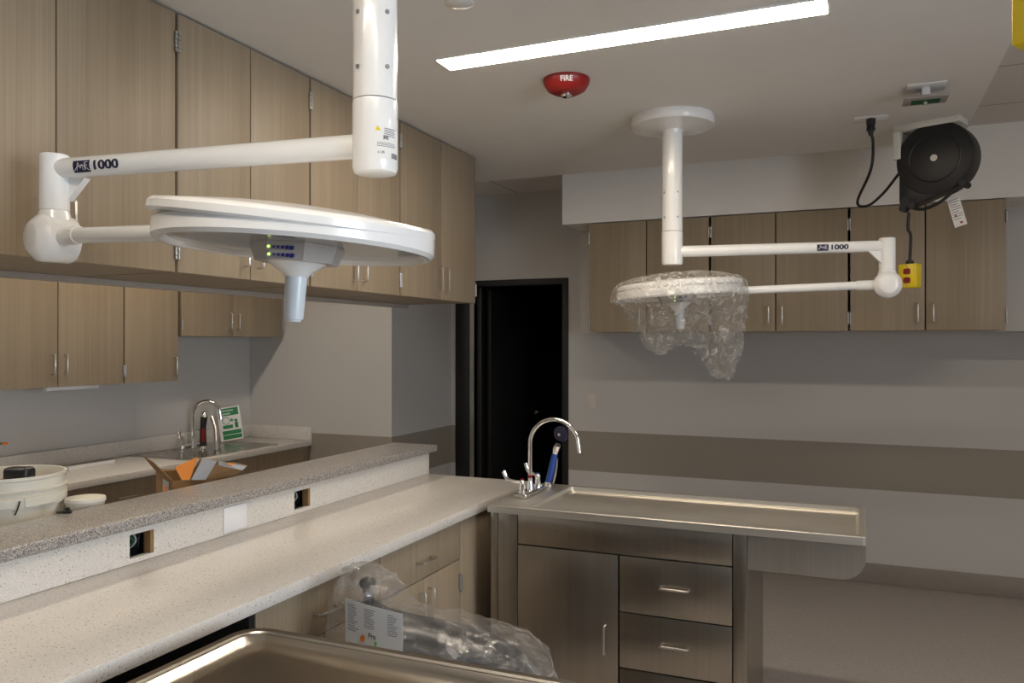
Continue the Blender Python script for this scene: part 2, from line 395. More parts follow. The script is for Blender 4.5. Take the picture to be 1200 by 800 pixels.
# black door frame with a wide infill panel on the left, open leaf swung into the dark room
d = struct('door_1', B().box(PX0, DX0-.05, YB-.012, YB+.11, 0, DZ, .003).box(DX1-.05, DX1, YB-.012, YB+.11, 0, DZ, .003).box(DX0-.05, DX1-.05, YB-.012, YB+.11, DZ-.05, DZ, .003).box(DX0-.012, DX0+.035, YB+.03, YB+.11, 0, DZ-.05, .003), M['doorblack'])
th = math.radians(78)
leafm = Matrix.Translation((DX0+.04, YB+.115, 0)) @ Matrix.Rotation(th, 4, 'Z')
B().box(0, .74, -.045, 0, .01, DZ-.06, .003, mtx=leafm).build('door_leaf', M['doorblack'], d)
hb = B()
hb.cyl((.69, -.05, 1.0), (.69, -.10, 1.0), .012).cyl((.69, -.10, 1.0), (.58, -.105, 1.0), .010).cyl((.69, -.046, 1.0), (.69, -.054, 1.0), .028)
hb.xf(leafm).build('door_handle', M['nickel'], d)
hs = B().box(DX0-.050, DX0-.012, YB-.016, YB-.012, .02, DZ-.14)
for k in range(36):
    z = .05+k*.054
    hs.cyl((DX0-.031, YB-.021, z), (DX0-.031, YB-.016, z), .006, n=8)
hs.build('hinge_strip', M['hinge'], d, label='grey perforated steel strip down the door frame')
B().box(DX0-.010, DX0+.004, YB-.018, YB-.012, DZ-.13, DZ-.02).build('closer_plate', M['nickel'], d)

# ------------------------------------------------------------------ ceiling things
def fixture(x0, x1, y0, y1, z, label, mat='light'):
    t = thing('ceiling_light', label, 'ceiling light', ((x0+x1)/2, (y0+y1)/2, z), 'long recessed ceiling lights')
    B().box(x0, x1, y0, y1, z-.0075, z-.001).build('diffuser', M[mat], t)
    f = .006
    B().box(x0-f, x1+f, y0-f, y0, z-.006, z).box(x0-f, x1+f, y1, y1+f, z-.006, z).box(x0-f, x0, y0, y1, z-.006, z).box(x1, x1+f, y0, y1, z-.006, z).build('trim_frame', M['white'], t)
    return t
fixture(-1.483, -.09, 2.728, 2.842, ZG, 'long bright recessed strip light in the white ceiling between the two surgical lamps')
fixture(-1.483, -.09, 0.55, 0.664, ZG, 'long recessed strip light above the near steel table and camera', 'light_soft')
fixture(1.3, 2.7, 2.5, 2.614, ZA, 'long recessed strip light in the tiled ceiling on the right')
fixture(-3.36, -3.245, 2.75, 4.14, ZG, 'recessed strip light over the aisle before the far counter, nearer the back wall', 'light_soft')
fixture(-3.36, -3.245, .75, 2.14, ZG, 'recessed strip light over the aisle before the far counter, at the left', 'light_soft')
p = cam(538.5, 2.58)
single(B().lathe([(0, 0), (.046, 0), (.046, -.003), (.040, -.006), (0, -.006)], Matrix.Translation((*p, ZG+.0005))), 'sprinkler_cover', M['white'],
       'small round white cover plate in the ceiling at the top edge', 'sprinkler cover', (*p, ZG))
# fire strobe
FC = Vector((-1.105, 3.15, ZG))
t = thing('fire_alarm', 'red dome fire alarm lettered FIRE on the white ceiling', 'fire alarm', FC)
FP = [(0, 0), (.096, 0), (.097, -.006), (.093, -.022), (.078, -.045), (.055, -.058), (.03, -.062), (0, -.062)]
B().lathe(FP, Matrix.Translation(FC)).build('housing', M['red'], t)
B().lathe([(.024, -.06), (.024, -.066), (.018, -.074), (0, -.077)], Matrix.Translation(FC), 24).build('strobe_lens', M['chrome'], t, label='clear strobe bulb at the middle of the dome')
def onfire(co):               # bend lettering round the flank that faces the room
    a = math.atan2(-FC.y, -FC.x)+.0 + co.x/.090
    s = (co.y+.0135)/.027*0.85 + .075
    s = max(0, min(1, s)); r = .0990*(s)+.0855*(1-s)+.0012+co.z; z = -.008*s-.040*(1-s)-.0012
    return Vector((r*math.cos(a), r*math.sin(a), z))
B().text('FIRE', .027, Matrix.Translation(FC), .0006, .0006, fn=lambda c: onfire(c), cuts=6).build('lettering', M['print_white'], t, smooth=False)

# ------------------------------------------------------------------ surgical lamps
def wrap_on(p0, axis, front, r):   # local x along axis, local y round the tube, z outwards; centred on 'front'
    ax = Vector(axis).normalized(); fr = Vector(front); fr = (fr-ax*fr.dot(ax)).normalized(); up = fr.cross(ax)
    if up.z < 0: up = -up
    def fn(c):
        an = c.y/r
        return Vector(p0)+ax*c.x+(fr*math.cos(an)+up*math.sin(an))*(r+.0009+c.z)
    return fn
def lamp(label, P, E, HC, sgn, ztl, side, logo_s, pole_label=False):
    """P pole xy, E elbow xy, HC head centre (bottom plane), sgn: arm enters on the camera-left (-1) or right (+1)."""
    t = thing('surgical_lamp', label, 'surgical lamp', (P[0], P[1], ZG), 'surgical lamps')
    px, py = P
    B().lathe([(.0, 0), (.200, 0), (.202, -.004), (.202, -.036), (.196, -.046), (.07, -.060), (.054, -.064), (.05, -.08), (0, -.08)], Matrix.Translation((px, py, ZG)), 64).build('canopy', M['white'], t)
    zu = 2.062
    po = B().cyl((px, py, ZG-.06), (px, py, 2.16), .049, n=40)
    pole = po.build('pole', M['white'], t)
    B().lathe([(0, 0), (.050, 0), (.0505, -.003), (.0505, -.148), (.047, -.158), (.04, -.16), (0, -.16)], Matrix.Translation((px, py, 2.157)), 40).build('pole_sleeve', M['white'], t)
    toc = Vector((-px, -py, 0)).normalized(); rt = Vector((CS, SN, 0)); 
    for ang in (-.85, .55, 2.4, 3.9):
        dr = Matrix.Rotation(ang, 3, 'Z') @ toc
        for z in (2.225, 2.345):
            q = Vector((px, py, z))
            B().cyl(q+dr*.047, q+dr*.0515, .0052, n=12).build('screw', M['hinge'], t)
    ex, ey = E
    Ez = 1.885
    A0 = Vector((px, py, zu)); A1 = Vector((ex, ey, zu)); ax = (A1-A0).normalized()
    B().cyl(A0+ax*.04, A1-ax*.02, .0275, .026, n=28).build('upper_arm', M['white'], t)
    gz = A1-ax*.03
    B().prism([(0, 0), (-.055, 0), (0, -.055)], .02, frame(gz-ax*.0-Vector((0, 0, .024))+ax.cross(Vector((0,0,1)))*.01, ax, (0, 0, 1))).build('gusset', M['white'], t)
    B().lathe([(0, .036), (.033, .036), (.0355, .033), (.0355, -.105), (.034, -.107), (0, -.107)], Matrix.Translation((ex, ey, zu)), 32).build('elbow_post', M['white'], t)
    # lower arm
    HCv = Vector(HC); R = .293
    att = HCv+rt*(sgn*(R-.01)); att.z = HC[2]+.022+(.018 if sgn < 0 else .012)
    K = Vector((ex, ey, Ez)); dl = Vector((att.x-K.x, att.y-K.y, 0)).normalized(); kn = dl.cross(Vector((0, 0, 1)))
    if kn.dot(Vector((-ex, -ey, 0))) < 0: kn = -kn
    m = frame(K, dl, (0, 0, 1)); 
    kb = B().lathe([(0, .060), (.034, .060), (.040, .057), (.058, .040), (.0605, .030), (.0605, -.034), (.057, -.042), (0, -.042)], Matrix.Translation(K) @ angle_to(kn), 40)
    kb.cyl((ex, ey, 1.955), (ex, ey, 1.90), .0345, .05, n=32)
    kb.build('elbow_joint', M['white'], t)
    la = B().cyl(K+dl*.03, K+dl*.13, .024, .0225, n=28, bev=.002)
    la.cyl(K+dl*.11, att, .0195, .0185, n=28)
    la.build('lower_arm', M['white'], t)
    # head
    hm = frame(HC, rt, (-SN, CS, 0)) @ Matrix.Rotation(ztl, 4, 'Y')
    B().lathe([(.262, .016), (.272, .003), (.277, 0), (.286, 0), (R, .008), (R, .038), (.286, .044), (.24, .046), (0, .046), (0, .040), (.255, .040)], hm, 72, closed=True).build('lamp_ring', M['white'], t)
    B().lathe([(0, .0105), (.264, .0105), (.264, .016), (0, .017)], hm, 72).build('lens', M['lens'], t)
    if sgn < 0: ca, cb, cc = -.016/R, .026/R, .049
    else: ca, cb, cc = 0, 0, .040
    nx_ = Vector((1, 0, ca)).normalized(); ny_ = Vector((0, 1, cb)); ny_ = (ny_-nx_*ny_.dot(nx_)).normalized()
    cm = hm @ frame((sgn*.006, 0, cc), nx_, ny_)
    B().lathe([(.262, .004), (.285, 0), (R+.003, .003), (R+.006, .008), (R+.005, .022), (.290, .029), (.25, .034), (.16, .044), (.08, .049), (0, .050)], cm, 72).build('cover', M['white'], t)
    B().lathe([(.0, .012), (.262, .010), (.263, .003), (0, .004)], cm, 60).build('cover_underside', M['cream'], t)
    # hub, control pads, handle
    oc = lambda r, z: [(r*math.cos(PI/8+k*PI/4), r*math.sin(PI/8+k*PI/4), z) for k in range(8)]
    B().loft([oc(.100, .012), oc(.100, .006), oc(.088, -.026)], True, True, hm).build('hub', M['hub'], t)
    for k, (cz, hh) in enumerate(((-.0025, .0060), (-.0178, .0070))):
        y0 = -.0926+(.006-cz)*.345
        pm = hm @ Matrix.Translation((-.012, y0, cz)) @ Matrix.Rotation(PI/2-.335, 4, 'X')
        pad = B().prism([(x, y) for x, y, _ in rrect(-.031, .031, -hh, hh, .006, 0)], .002, pm).build('control_pad', M['pad'], t)
        bb = B()
        for j in range(5):
            w_ = .0022+j*.0005; h_ = .0022+j*.0007
            bb.prism([(x, y) for x, y, _ in rrect(-.013+j*.0092-w_, -.013+j*.0092+w_, -h_, h_, .0012, 0, 3)], .0008, pm @ Matrix.Translation((0, 0, .0021)))
        bb.build('buttons', M['blue_button'], pad, smooth=False)
        B().cyl(pm @ Vector((-.0235, 0, .0015)), pm @ Vector((-.0235, 0, .0032)), .0034, n=12).build('indicator_light', M['led'], pad)
    B().lathe([(0, -.022), (.060, -.023), (.063, -.026), (.055, -.031), (.034, -.045), (.0255, -.055), (0, -.055)], hm, 40).build('handle_flange', M['white'], t)
    B().lathe([(0, -.053), (.0240, -.055), (.0232, -.07), (.0205, -.142), (.0195, -.147), (.016, -.148), (.015, -.152), (0, -.152)], hm, 32).build('handle', M['frost'], t)
    # markings on the upper arm
    fr = -(A0+A1)/2; fr.z = (H-zu)*.65
    lx = (A0-A1).normalized() if rt.dot(A0-A1) > 0 else (A1-A0).normalized()
    c0 = logo_s
    base = A1+(A0-A1).normalized()*c0
    fn = wrap_on(base, lx, fr, .0265)
    lg = B().patch(-.058, -.008, -.0145, .0145, fn, 6, 10)
    logo = lg.build('logo_block', M['navy'], t)
    ll = B()
    def stroke(x0, y0, x1, y1, w=.0013):
        n = 6
        for q in range(n):
            a0, a1 = q/n, (q+1)/n
            xa, ya = x0+(x1-x0)*a0, y0+(y1-y0)*a0; xb, yb = x0+(x1-x0)*a1, y0+(y1-y0)*a1
            dx, dy = xb-xa, yb-ya; l = math.hypot(dx, dy); nx, ny = -dy/l*w/2, dx/l*w/2
            tb = bmesh.new()
            vs = [tb.verts.new(fn(Vector((x, y, .0009)))) for x, y in ((xa+nx, ya+ny), (xb+nx, yb+ny), (xb-nx, yb-ny), (xa-nx, ya-ny))]
            tb.faces.new(vs); ll._merge(tb)
    arc = [(-.056+.046*q/8, -.010+.013*math.sin(PI*q/8)) for q in range(9)]
    for (a, b_), (c, d_) in zip(arc, arc[1:]): stroke(a, b_, c, d_)
    for s in ((-.047, -.009, -.043, .010), (-.043, .010, -.036, -.004), (-.036, -.004, -.030, .005), (-.030, .005, -.028, -.009), (-.023, -.008, -.023, .010), (-.020, .010, -.013, .010), (-.020, .010, -.020, -.008), (-.020, .002, -.014, .002)): stroke(*s)
    ll.build('logo_lines', M['print_white'], logo, smooth=False)
    B().text('1000', .0375, Matrix(), .0005, .0011, fn=(lambda c: fn(Vector((c.x*1.08-.003, c.y*.80, c.z)))), cuts=16, align='LEFT').build('number', M['navy'], t, smooth=False, label='number 1000 in navy')
    if pole_label:
        fr2 = Matrix.Rotation(.55, 3, 'Z') @ toc
        fv = wrap_on((px, py, 2.057), (0, 0, -1), fr2, .0506)
        # local x runs down the pole here, local y sideways
        sd = fr2.cross(Vector((0, 0, 1)))
        def fl(c):
            an = c.x/.0506; d0 = fr2*math.cos(an)+Vector((0, 0, 1)).cross(fr2)*math.sin(an)
            return Vector((px, py, 2.062+c.y))+d0*(.0508+c.z)
        st = B().patch(-.030, .034, -.040, .026, fl, 8, 6).build('rating_label', M['paper'], t)
        tx = B()
        for k in range(5): tx.patch(-.008, .022-.004*(k % 2), .026-.004*k+.0, .0275-.004*k, lambda c: fl(c+Vector((0, .0, .0007))), 4, 1, .0003)
        tx.text('MI', .013, Matrix(), .0002, .0002, fn=lambda c: fl(Vector((c.x-.004, c.y+.006, c.z+.0009))), cuts=2)
        for k in range(3): tx.patch(-.024, .020+.004*(k % 2), -.006-.0035*k, -.0048-.0035*k, lambda c: fl(c+Vector((0, 0, .0007))), 4, 1, .0003)
        tx.lathe([(.0062, 0), (.0082, 0), (.0082, .0003), (.0062, .0003)], None, 20, closed=True) if False else None
        for k in range(9): tx.patch(.010+k*.0024, .0110+k*.0024+.0006*(k % 3), -.037, -.025, lambda c: fl(c+Vector((0, 0, .0007))), 1, 3, .0003)
        tx.text('c US', .008, Matrix(), .0002, .0002, fn=lambda c: fl(Vector((c.x-.015, c.y-.026, c.z+.0009))), cuts=2)
        tx.build('label_print', M['print_grey'], st, smooth=False)
        tri = bmesh.new(); vs = [tri.verts.new(fl(Vector((x-.022, y+.026, .0011)))) for x, y in ((-.006, -.005), (.006, -.005), (0, .006))]; tri.faces.new(vs)
        wb = B(); wb._merge(tri); wb.build('warning_triangle', M['yellow'], st, smooth=False)
    return t
HN = cam(349, 1.74)
lamp('white surgical lamp in the foreground with bare round head over the long counter', (-.99, 1.534), (-1.877, 1.425), (HN[0], HN[1], 1.818), -1, math.radians(3.4), 0, .143, True)
HF = cam(795, 3.87)
FL = lamp('white surgical lamp over the far steel table with its head wrapped in clear plastic', (-.823, 3.89), (.125, 4.04), (HF[0], HF[1], 1.838), 1, math.radians(-3.6), 0, .245)

# clear bag over the far lamp head
def lamp_bag():
    rt = Vector((CS, SN, 0)); fw = Vector((-SN, CS, 0))
    def bottom(u):
        pts = [(-.32, 1.81), (-.27, 1.73), (-.21, 1.63), (-.15, 1.565), (-.10, 1.565), (-.04, 1.61), (.03, 1.61), (.10, 1.55), (.17, 1.46), (.225, 1.44), (.27, 1.48), (.32, 1.60)]
        for (a, za), (b, zb) in zip(pts, pts[1:]):
            if u <= b: return za+(zb-za)*(u-a)/(b-a)
        return pts[-1][1]
    rings = []; n = 120
    prof = [(.02, .125), (.10, .122), (.20, .108), (.285, .085), (.316, .055), (.322, 0.0)]
    for r, z in prof:
        rings.append([(r*math.cos(2*PI*k/n), r*math.sin(2*PI*k/n), z) for k in range(n)])
    nv = 26
    for j in range(1, nv+1):
        v = j/nv; ring = []
        for k in range(n):
            a = 2*PI*k/n; u, w_ = .322*math.cos(a), .322*math.sin(a)
            zb = bottom(u)-HFZ
            u2 = u*(1-.12*v)+.018*v; w2 = w_*(1-.80*v)+.02*math.sin(a*9)*v
            ring.append((u2, w2, zb*v))
        rings.append(ring)
    out = []
    for j, r in enumerate(rings):
        o = []
        for (u, w_, z) in r:
            p = Vector((HF[0], HF[1], HFZ))+rt*u+fw*w_+Vector((0, 0, z+(.06*u if j < 8 else .06*u*max(0, 1-(j-8)/10))))
            nz = noise.noise_vector(p*13)*.014+noise.noise_vector(p*37)*.009
            cr = abs(noise.noise(p*21))*.020
            k = .25+.75*min(1, max(0, (j-4)/6)) if j > 2 else .3
            o.append(p+nz*k+(p-Vector((HF[0], HF[1], p.z))).normalized()*cr*k)
        out.append(o)
    b = B(); b.loft(out, True, False)
    t = bmesh.new()
    # loose flap on the right, knotted at its tip
    q = b.build('plastic_bag', M['film'])
    return q
HFZ = 1.838
bag = lamp_bag()
bag['label'] = 'crumpled clear plastic bag hanging over the far surgical lamp head'; bag['category'] = 'plastic bag'

# ------------------------------------------------------------------ cabinets
def pull(b, p0, p1, out, r=.0042, st=.030):
    p0, p1, out = Vector(p0), Vector(p1), Vector(out)*st
    d = (p1-p0).normalized(); e = .008
    return b.tube([p0, p0+out-out.normalized()*e, p0+out-out.normalized()*e*.3+d*e*.3, p0+out+d*e, p1+out-d*e, p1+out-out.normalized()*e*.3-d*e*.3, p1+out-out.normalized()*e, p1], r, 10)
def hinge(b, p, h=.07, r=.0058):
    p = Vector(p)
    for k in range(5):
        b.cyl(p+Vector((0, 0, -h/2+k*h/5+.0008)), p+Vector((0, 0, -h/2+(k+1)*h/5-.0008)), r, n=12)
    return b
def wall_cab(name, label, face, plane, seams, z0, z1, depth, outn, hinges, pulls, group, gap=.005, ugap=.012, ph=.125, pz=.045):
    """face 'x' or 'y': the axis the doors face along; plane: door front; seams: coordinates along the run; outn sign of the outward normal"""
    def P(u, v, z):           # u along the run, v behind the door front
        return (plane-outn*v, u, z) if face == 'x' else (u, plane-outn*v, z)
    def bx(b, u0, u1, v0, v1, za, zb, bev=0):
        a, c = P(u0, v0, za), P(u1, v1, zb)
        return b.box(min(a[0], c[0]), max(a[0], c[0]), min(a[1], c[1]), max(a[1], c[1]), za, zb, bev)
    on = Vector((outn, 0, 0)) if face == 'x' else Vector((0, outn, 0))
    u0, u1 = seams[0], seams[-1]
    t = thing(name, label, 'cabinet', P((u0+u1)/2, depth/2, z0), group)
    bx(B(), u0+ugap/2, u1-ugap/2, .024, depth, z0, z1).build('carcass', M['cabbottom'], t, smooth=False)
    bx(B(), u0+ugap/2, u1-ugap/2, .0205, .0238, z0+.002, z1-.002).build('seam_shade', M['carcass'], t, smooth=False)  # dark sheet behind the doors, painting shade into their seams
    for i, (a, c) in enumerate(zip(seams, seams[1:])):
        la = ugap/2 if i == 0 else gap/2; rb = ugap/2 if i == len(seams)-2 else gap/2
        dr = bx(B(), a+la, c-rb, 0, .020, z0, z1-.004, .001).build('door', M['wood'], t)
        pu = pulls[i]
        if pu:
            u = a+la+.035 if pu == 'l' else c-rb-.035
            pull(B(), P(u, 0, z0+pz), P(u, 0, z0+pz+ph), on).build('handle', M['nickel'], dr)
        hi = hinges[i]
        if hi:
            u = a+.0062 if hi == 'l' else c-.0062
            for z in (z0+.075, z1-.10):
                hinge(B(), Vector(P(u, 0, z))+on*.004).build('hinge', M['hinge'], dr)
    return t
XN = -2.05
sy = [atX(p, XN) for p in (66, 207, 293.7, 363.5, 419, 469, 517.3, 557.5)]
ZB = 1.853
gN = 'hanging cabinets over the counter'
wall_cab('hanging_cabinet', 'tan hanging cabinet at the left edge behind the near lamp elbow', 'x', XN, [sy[1]-2*(sy[1]-sy[0]), sy[0], sy[1]], ZB, ZG-.004, .47, 1, ['l', 'r'], ['r', 'l'], gN)
wall_cab('hanging_cabinet', 'tan hanging cabinet behind the middle of the near lamp arm, second from the left', 'x', XN, sy[1:4], ZB, ZG-.004, .47, 1, ['l', 'r'], ['r', 'l'], gN)
wall_cab('hanging_cabinet', 'tan hanging cabinet directly behind the near lamp pole, third from the left', 'x', XN, sy[3:6], ZB, ZG-.004, .47, 1, ['l', 'r'], ['r', 'l'], gN)
wall_cab('hanging_cabinet', 'tan hanging cabinet at the far end of the row, nearest the black door', 'x', XN, sy[5:8], ZB, ZG-.004, .47, 1, ['l', 'r'], ['r', 'l'], gN)
single(B().box(XN-.48, XN-.45, sy[0]-.44, sy[7]-.004, ZB-.022, ZB-.001), 'light_rail', M['rail'], 'grey strip along the lower back edge of the hanging cabinets', 'light rail', (XN-.465, 2.6, ZB-.022))
YU = 5.13
sx = [atY(p, YU) for p in (689.3, 757.5, 832, 909, 995, 1084.5, 1181)]
gR = 'wall cabinets under the soffit'
wall_cab('wall_cabinet', 'tan double-door wall cabinet nearest the black door, behind the plastic bag', 'y', YU, sx[0:3], 1.693, 2.416, .365, -1, ['l', 'r'], ['r', 'l'], gR, gap=.008, ugap=.015, ph=.105)
wall_cab('wall_cabinet', 'tan double-door wall cabinet in the middle behind the far lamp arms', 'y', YU, sx[2:5], 1.693, 2.416, .365, -1, ['l', 'r'], ['r', 'l'], gR, gap=.008, ugap=.015, ph=.105)
wall_cab('wall_cabinet', 'tan double-door wall cabinet on the right behind the yellow outlet box', 'y', YU, sx[4:7], 1.693, 2.416, .365, -1, ['l', 'r'], ['r', 'l'], gR, gap=.008, ugap=.015, ph=.105)
XF = -4.06
fy = [atX(p, XF) for p in (68, 145.5, 209.5, 211.5, 273, 331)]
gF = 'wall cabinets over the far counter'
wall_cab('wall_cabinet', 'tan wall cabinet over the far counter at the left edge, with two handles', 'x', XF, [fy[0]-(fy[1]-fy[0]), fy[0], fy[1]], 1.378, 2.40, .338, 1, ['l', 'r'], ['r', 'l'], gF, gap=.006, ugap=.012, ph=.11, pz=.07)
wall_cab('wall_cabinet', 'narrow single-door tan wall cabinet over the far counter, beside the sink wall', 'x', XF, [fy[1], fy[2]], 1.378, 2.40, .338, 1, ['l'], ['r'], gF, gap=.006, ugap=.012, ph=.11, pz=.04)
wall_cab('wall_cabinet', 'short two-door tan wall cabinet hung higher above the far sink', 'x', XF, [fy[3]+.004, fy[4], fy[5]], 1.667, 2.40, .338, 1, ['l', 'r'], ['r', 'l'], gF, gap=.006, ugap=.012, ph=.11, pz=.05)
a, c = fy[0]-.05, fy[0]+.28
single(B().box(XF-.06, XF-.02, a, c, 1.357, 1.3778, .003), 'under_cabinet_light', M['white_plate'], 'slim white light bar under the far left wall cabinet', 'light bar', (XF-.04, (a+c)/2, 1.356))

# ------------------------------------------------------------------ counter run (near)
YC = 3.82
CX0, CX1 = -2.13, -1.525
single(B().box(CX0-.0205, CX1, .10, YC, .874, .915, .003), 'countertop', M['quartz'], 'long speckled white stone countertop running from the left foreground to the far steel table', 'countertop', (-1.83, 2.0, .874))
# splash panel with openings, carried by the half wall
splash = thing('backsplash', 'speckled white stone upstand along the back of the long countertop', 'backsplash', (CX0, 2.0, .9155))
def splash_box(b, y0, y1, z0, z1): return b.box(CX0-.02, CX0, y0, y1, z0, z1)
o1 = (atX(152, CX0), atX(180.5, CX0)); o2 = (atX(345, CX0), atX(363.5, CX0)); pl = (atX(261, CX0), atX(288, CX0))
oz = (.932, 1.008)
b = B(); ys = [.10, o1[0], o1[1], o2[0], o2[1], YC+.01]
for k in range(0, 6, 2): splash_box(b, ys[k], ys[k+1], .916, 1.029)
for o in (o1, o2): splash_box(b, o[0], o[1], .916, oz[0]); splash_box(b, o[0], o[1], oz[1], 1.029)
b.build('stone_panel', M['quartz'], splash, smooth=False)
struct('wall_half', B().box(-2.33, -2.215, .10, YC, 0, 1.029).box(-2.215, CX0-.021, .10, o1[0]-.01, 0, 1.029).box(-2.215, CX0-.021, o1[1]+.01, o2[0]-.01, 0, 1.029).box(-2.215, CX0-.021, o2[1]+.01, YC, 0, 1.029)
       .box(-2.215, CX0-.021, o1[0]-.01, o1[1]+.01, 0, .91).box(-2.215, CX0-.021, o2[0]-.01, o2[1]+.01, 0, .91), M['wall_plain'], smooth=False)
for lab, o in (('open wiring box in the white stone upstand, nearest the left edge', o1), ('open wiring box in the white stone upstand, farther along past the blank plate', o2)):
    t = thing('junction_box', lab, 'junction box', (CX0-.05, (o[0]+o[1])/2, oz[0]-.006), 'open wiring boxes')
    y0, y1 = o[0]-.004, o[1]+.004; z0, z1 = oz[0]-.008, oz[1]+.008; x0, x1 = CX0-.078, CX0-.0215
    B().box(x0, x1, y0, y0+.003, z0, z1).box(x0, x1, y1-.003, y1, z0, z1).box(x0, x1, y0, y1, z0, z0+.003).box(x0, x1, y0, y1, z1-.003, z1).box(x0, x0+.003, y0, y1, z0, z1).build('box_shell', M['black'], t, smooth=False)
    B().box(CX0-.03, CX0-.001, o[1]-.014, o[1]-.001, oz[0]+.001, oz[1]-.001).build('mounting_ear', M['card'], t, smooth=False)
    w_ = o[1]-o[0]
    for k, (mt, ph) in enumerate((('pcb', 0), ('tape', .02), ('black', -.015))):
        pts = [(x0+.006, o[0]+w_*(.15+.2*k), oz[0]+.01), (x0+.035, o[0]+w_*(.25+.22*k), oz[0]+.02+ph*.3), (x0+.05, o[0]+w_*(.4+.1*k), oz[0]+.045), (x0+.04, o[0]+w_*(.3+.2*k), oz[1]-.012), (x0+.008, o[0]+w_*(.5+.1*k), oz[1]-.01)]
        B().tube(pts, .003, 8, 6).build('wire', M[mt], t)
t = single(B().box(CX0+.0005, CX0+.006, pl[0], pl[1], .925, 1.018, .0015), 'blank_plate', M['white_plate'], 'blank white wall plate on the stone upstand between two open wiring boxes', 'wall plate', (CX0+.003, (pl[0]+pl[1])/2, .925))
single(B().box(-2.385, -2.105, .05, 3.88, 1.030, 1.066, .006, 3), 'bar_ledge', M['granite'], 'raised speckled grey stone ledge along the back of the long white countertop', 'ledge', (-2.245, 2.0, 1.030))
# base cabinets
BXF = -1.55
by = [1.79, atX(445, BXF), atX(539, BXF), 3.80]
def base_cab(label, y0, y1, kind):
    t = thing('base_cabinet', label, 'cabinet', ((BXF-2.12)/2, (y0+y1)/2, 0), 'base cabinets under the white countertop')
    B().box(-2.12, BXF-.022, y0+.002, y1-.002, .10, .873).box(-2.12, BXF-.08, y0+.002, y1-.002, 0, .10).build('carcass', M['carcass'], t, smooth=False)
    def front(name, a, c, z0, z1): return B().box(BXF-.020, BXF, a, c, z0, z1, .001).build(name, M['wood'], t)
    mid = (y0+y1)/2
    if kind == 'drawer':
        dr = front('drawer', y0+.003, y1-.003, .707, .868)
        pull(B(), (BXF, mid-.055, .778), (BXF, mid+.055, .778), (1, 0, 0)).build('handle', M['nickel'], dr)
        for s, (a, c) in enumerate(((y0+.003, mid-.0015), (mid+.0015, y1-.003))):
            dd = front('door', a, c, .105, .703)
            u = c-.035 if s == 0 else a+.035
            pull(B(), (BXF, u, .545), (BXF, u, .66), (1, 0, 0)).build('handle', M['nickel'], dd)
            hinge(B(), (BXF+.004, a+.004 if s == 0 else c-.004, .61)).build('hinge', M['hinge'], dd)
    else:
        dd = front('door', y0+.003, y1-.003, .105, .868)
        hinge(B(), (BXF+.004, y0+.008, .60)).build('hinge', M['hinge'], dd)
base_cab('tan base cabinet beside the dark open bay, partly hidden by the wrapped chair', by[0], by[1], 'drawer')
base_cab('tan base cabinet with drawer and two doors behind the wrapped chair', by[1], by[2], 'drawer')
base_cab('plain tan base cabinet tucked against the left side of the far steel table', by[2], by[3], 'plain')
single(B().box(-2.12, BXF, 1.765, 1.788, 0, .873).box(-2.12, -2.10, .12, 1.765, 0, .873).box(-2.12, BXF, .10, .12, 0, .873), 'cabinet_bay', M['dark'], 'dark empty open bay under the left part of the white countertop', 'cabinet bay', (-1.83, 1.0, 0), smooth=False)  # shade of the open recess is put into the panels' near-black colour

# ------------------------------------------------------------------ far counter with sink
FX1, FZ = -3.80, .885
YS0 = 1.6
single(B().box(XL+.001, FX1, YS0, YE-.001, FZ-.04, FZ, .003), 'far_countertop', M['quartz'], 'white stone countertop along the far left wall with the small sink', 'countertop', (-4.1, 3.3, FZ-.04))
single(B().box(XL+.001, XL+.02, YS0, YE-.001, FZ+.001, FZ+.10, .002).box(XL+.02, FX1-.0, YE-.02, YE-.001, FZ+.001, FZ+.10, .002), 'far_backsplash', M['quartz'], 'low white stone upstand around the far counter', 'backsplash', (XL+.01, 3.3, FZ+.001))
fyb = [1.6, 2.45, atX(105, FX1-.03), atX(184, FX1-.03), YE-.002]
for k, (a, c) in enumerate(zip(fyb[1:], fyb[2:])):
    lab = ['tan base cabinet of the far counter behind the white bucket', 'tan base cabinet with a top drawer beside the cardboard box', 'long tan sink base panel under the far sink'][k]
    t = thing('base_cabinet', lab, 'cabinet', ((XL+FX1)/2, (a+c)/2, 0), 'base cabinets under the far counter')
    B().box(XL+.02, FX1-.053, a+.002, c-.002, 0, FZ-.041).build('carcass', M['carcass'], t, smooth=False)
    n = 1
    for j in range(n):
        u0, u1 = a+.003, c-.003
        dr = B().box(FX1-.050, FX1-.03, u0, u1, FZ-.215, FZ-.045, .001).build('drawer', M['wood'], t)
        if k < 2: pull(B(), (FX1-.03, (u0+u1)/2-.06, FZ-.135), (FX1-.03, (u0+u1)/2+.06, FZ-.135), (1, 0, 0)).build('handle', M['nickel'], dr)
        B().box(FX1-.050, FX1-.03, u0, u1, .1, FZ-.219, .001).build('door', M['wood'], t)
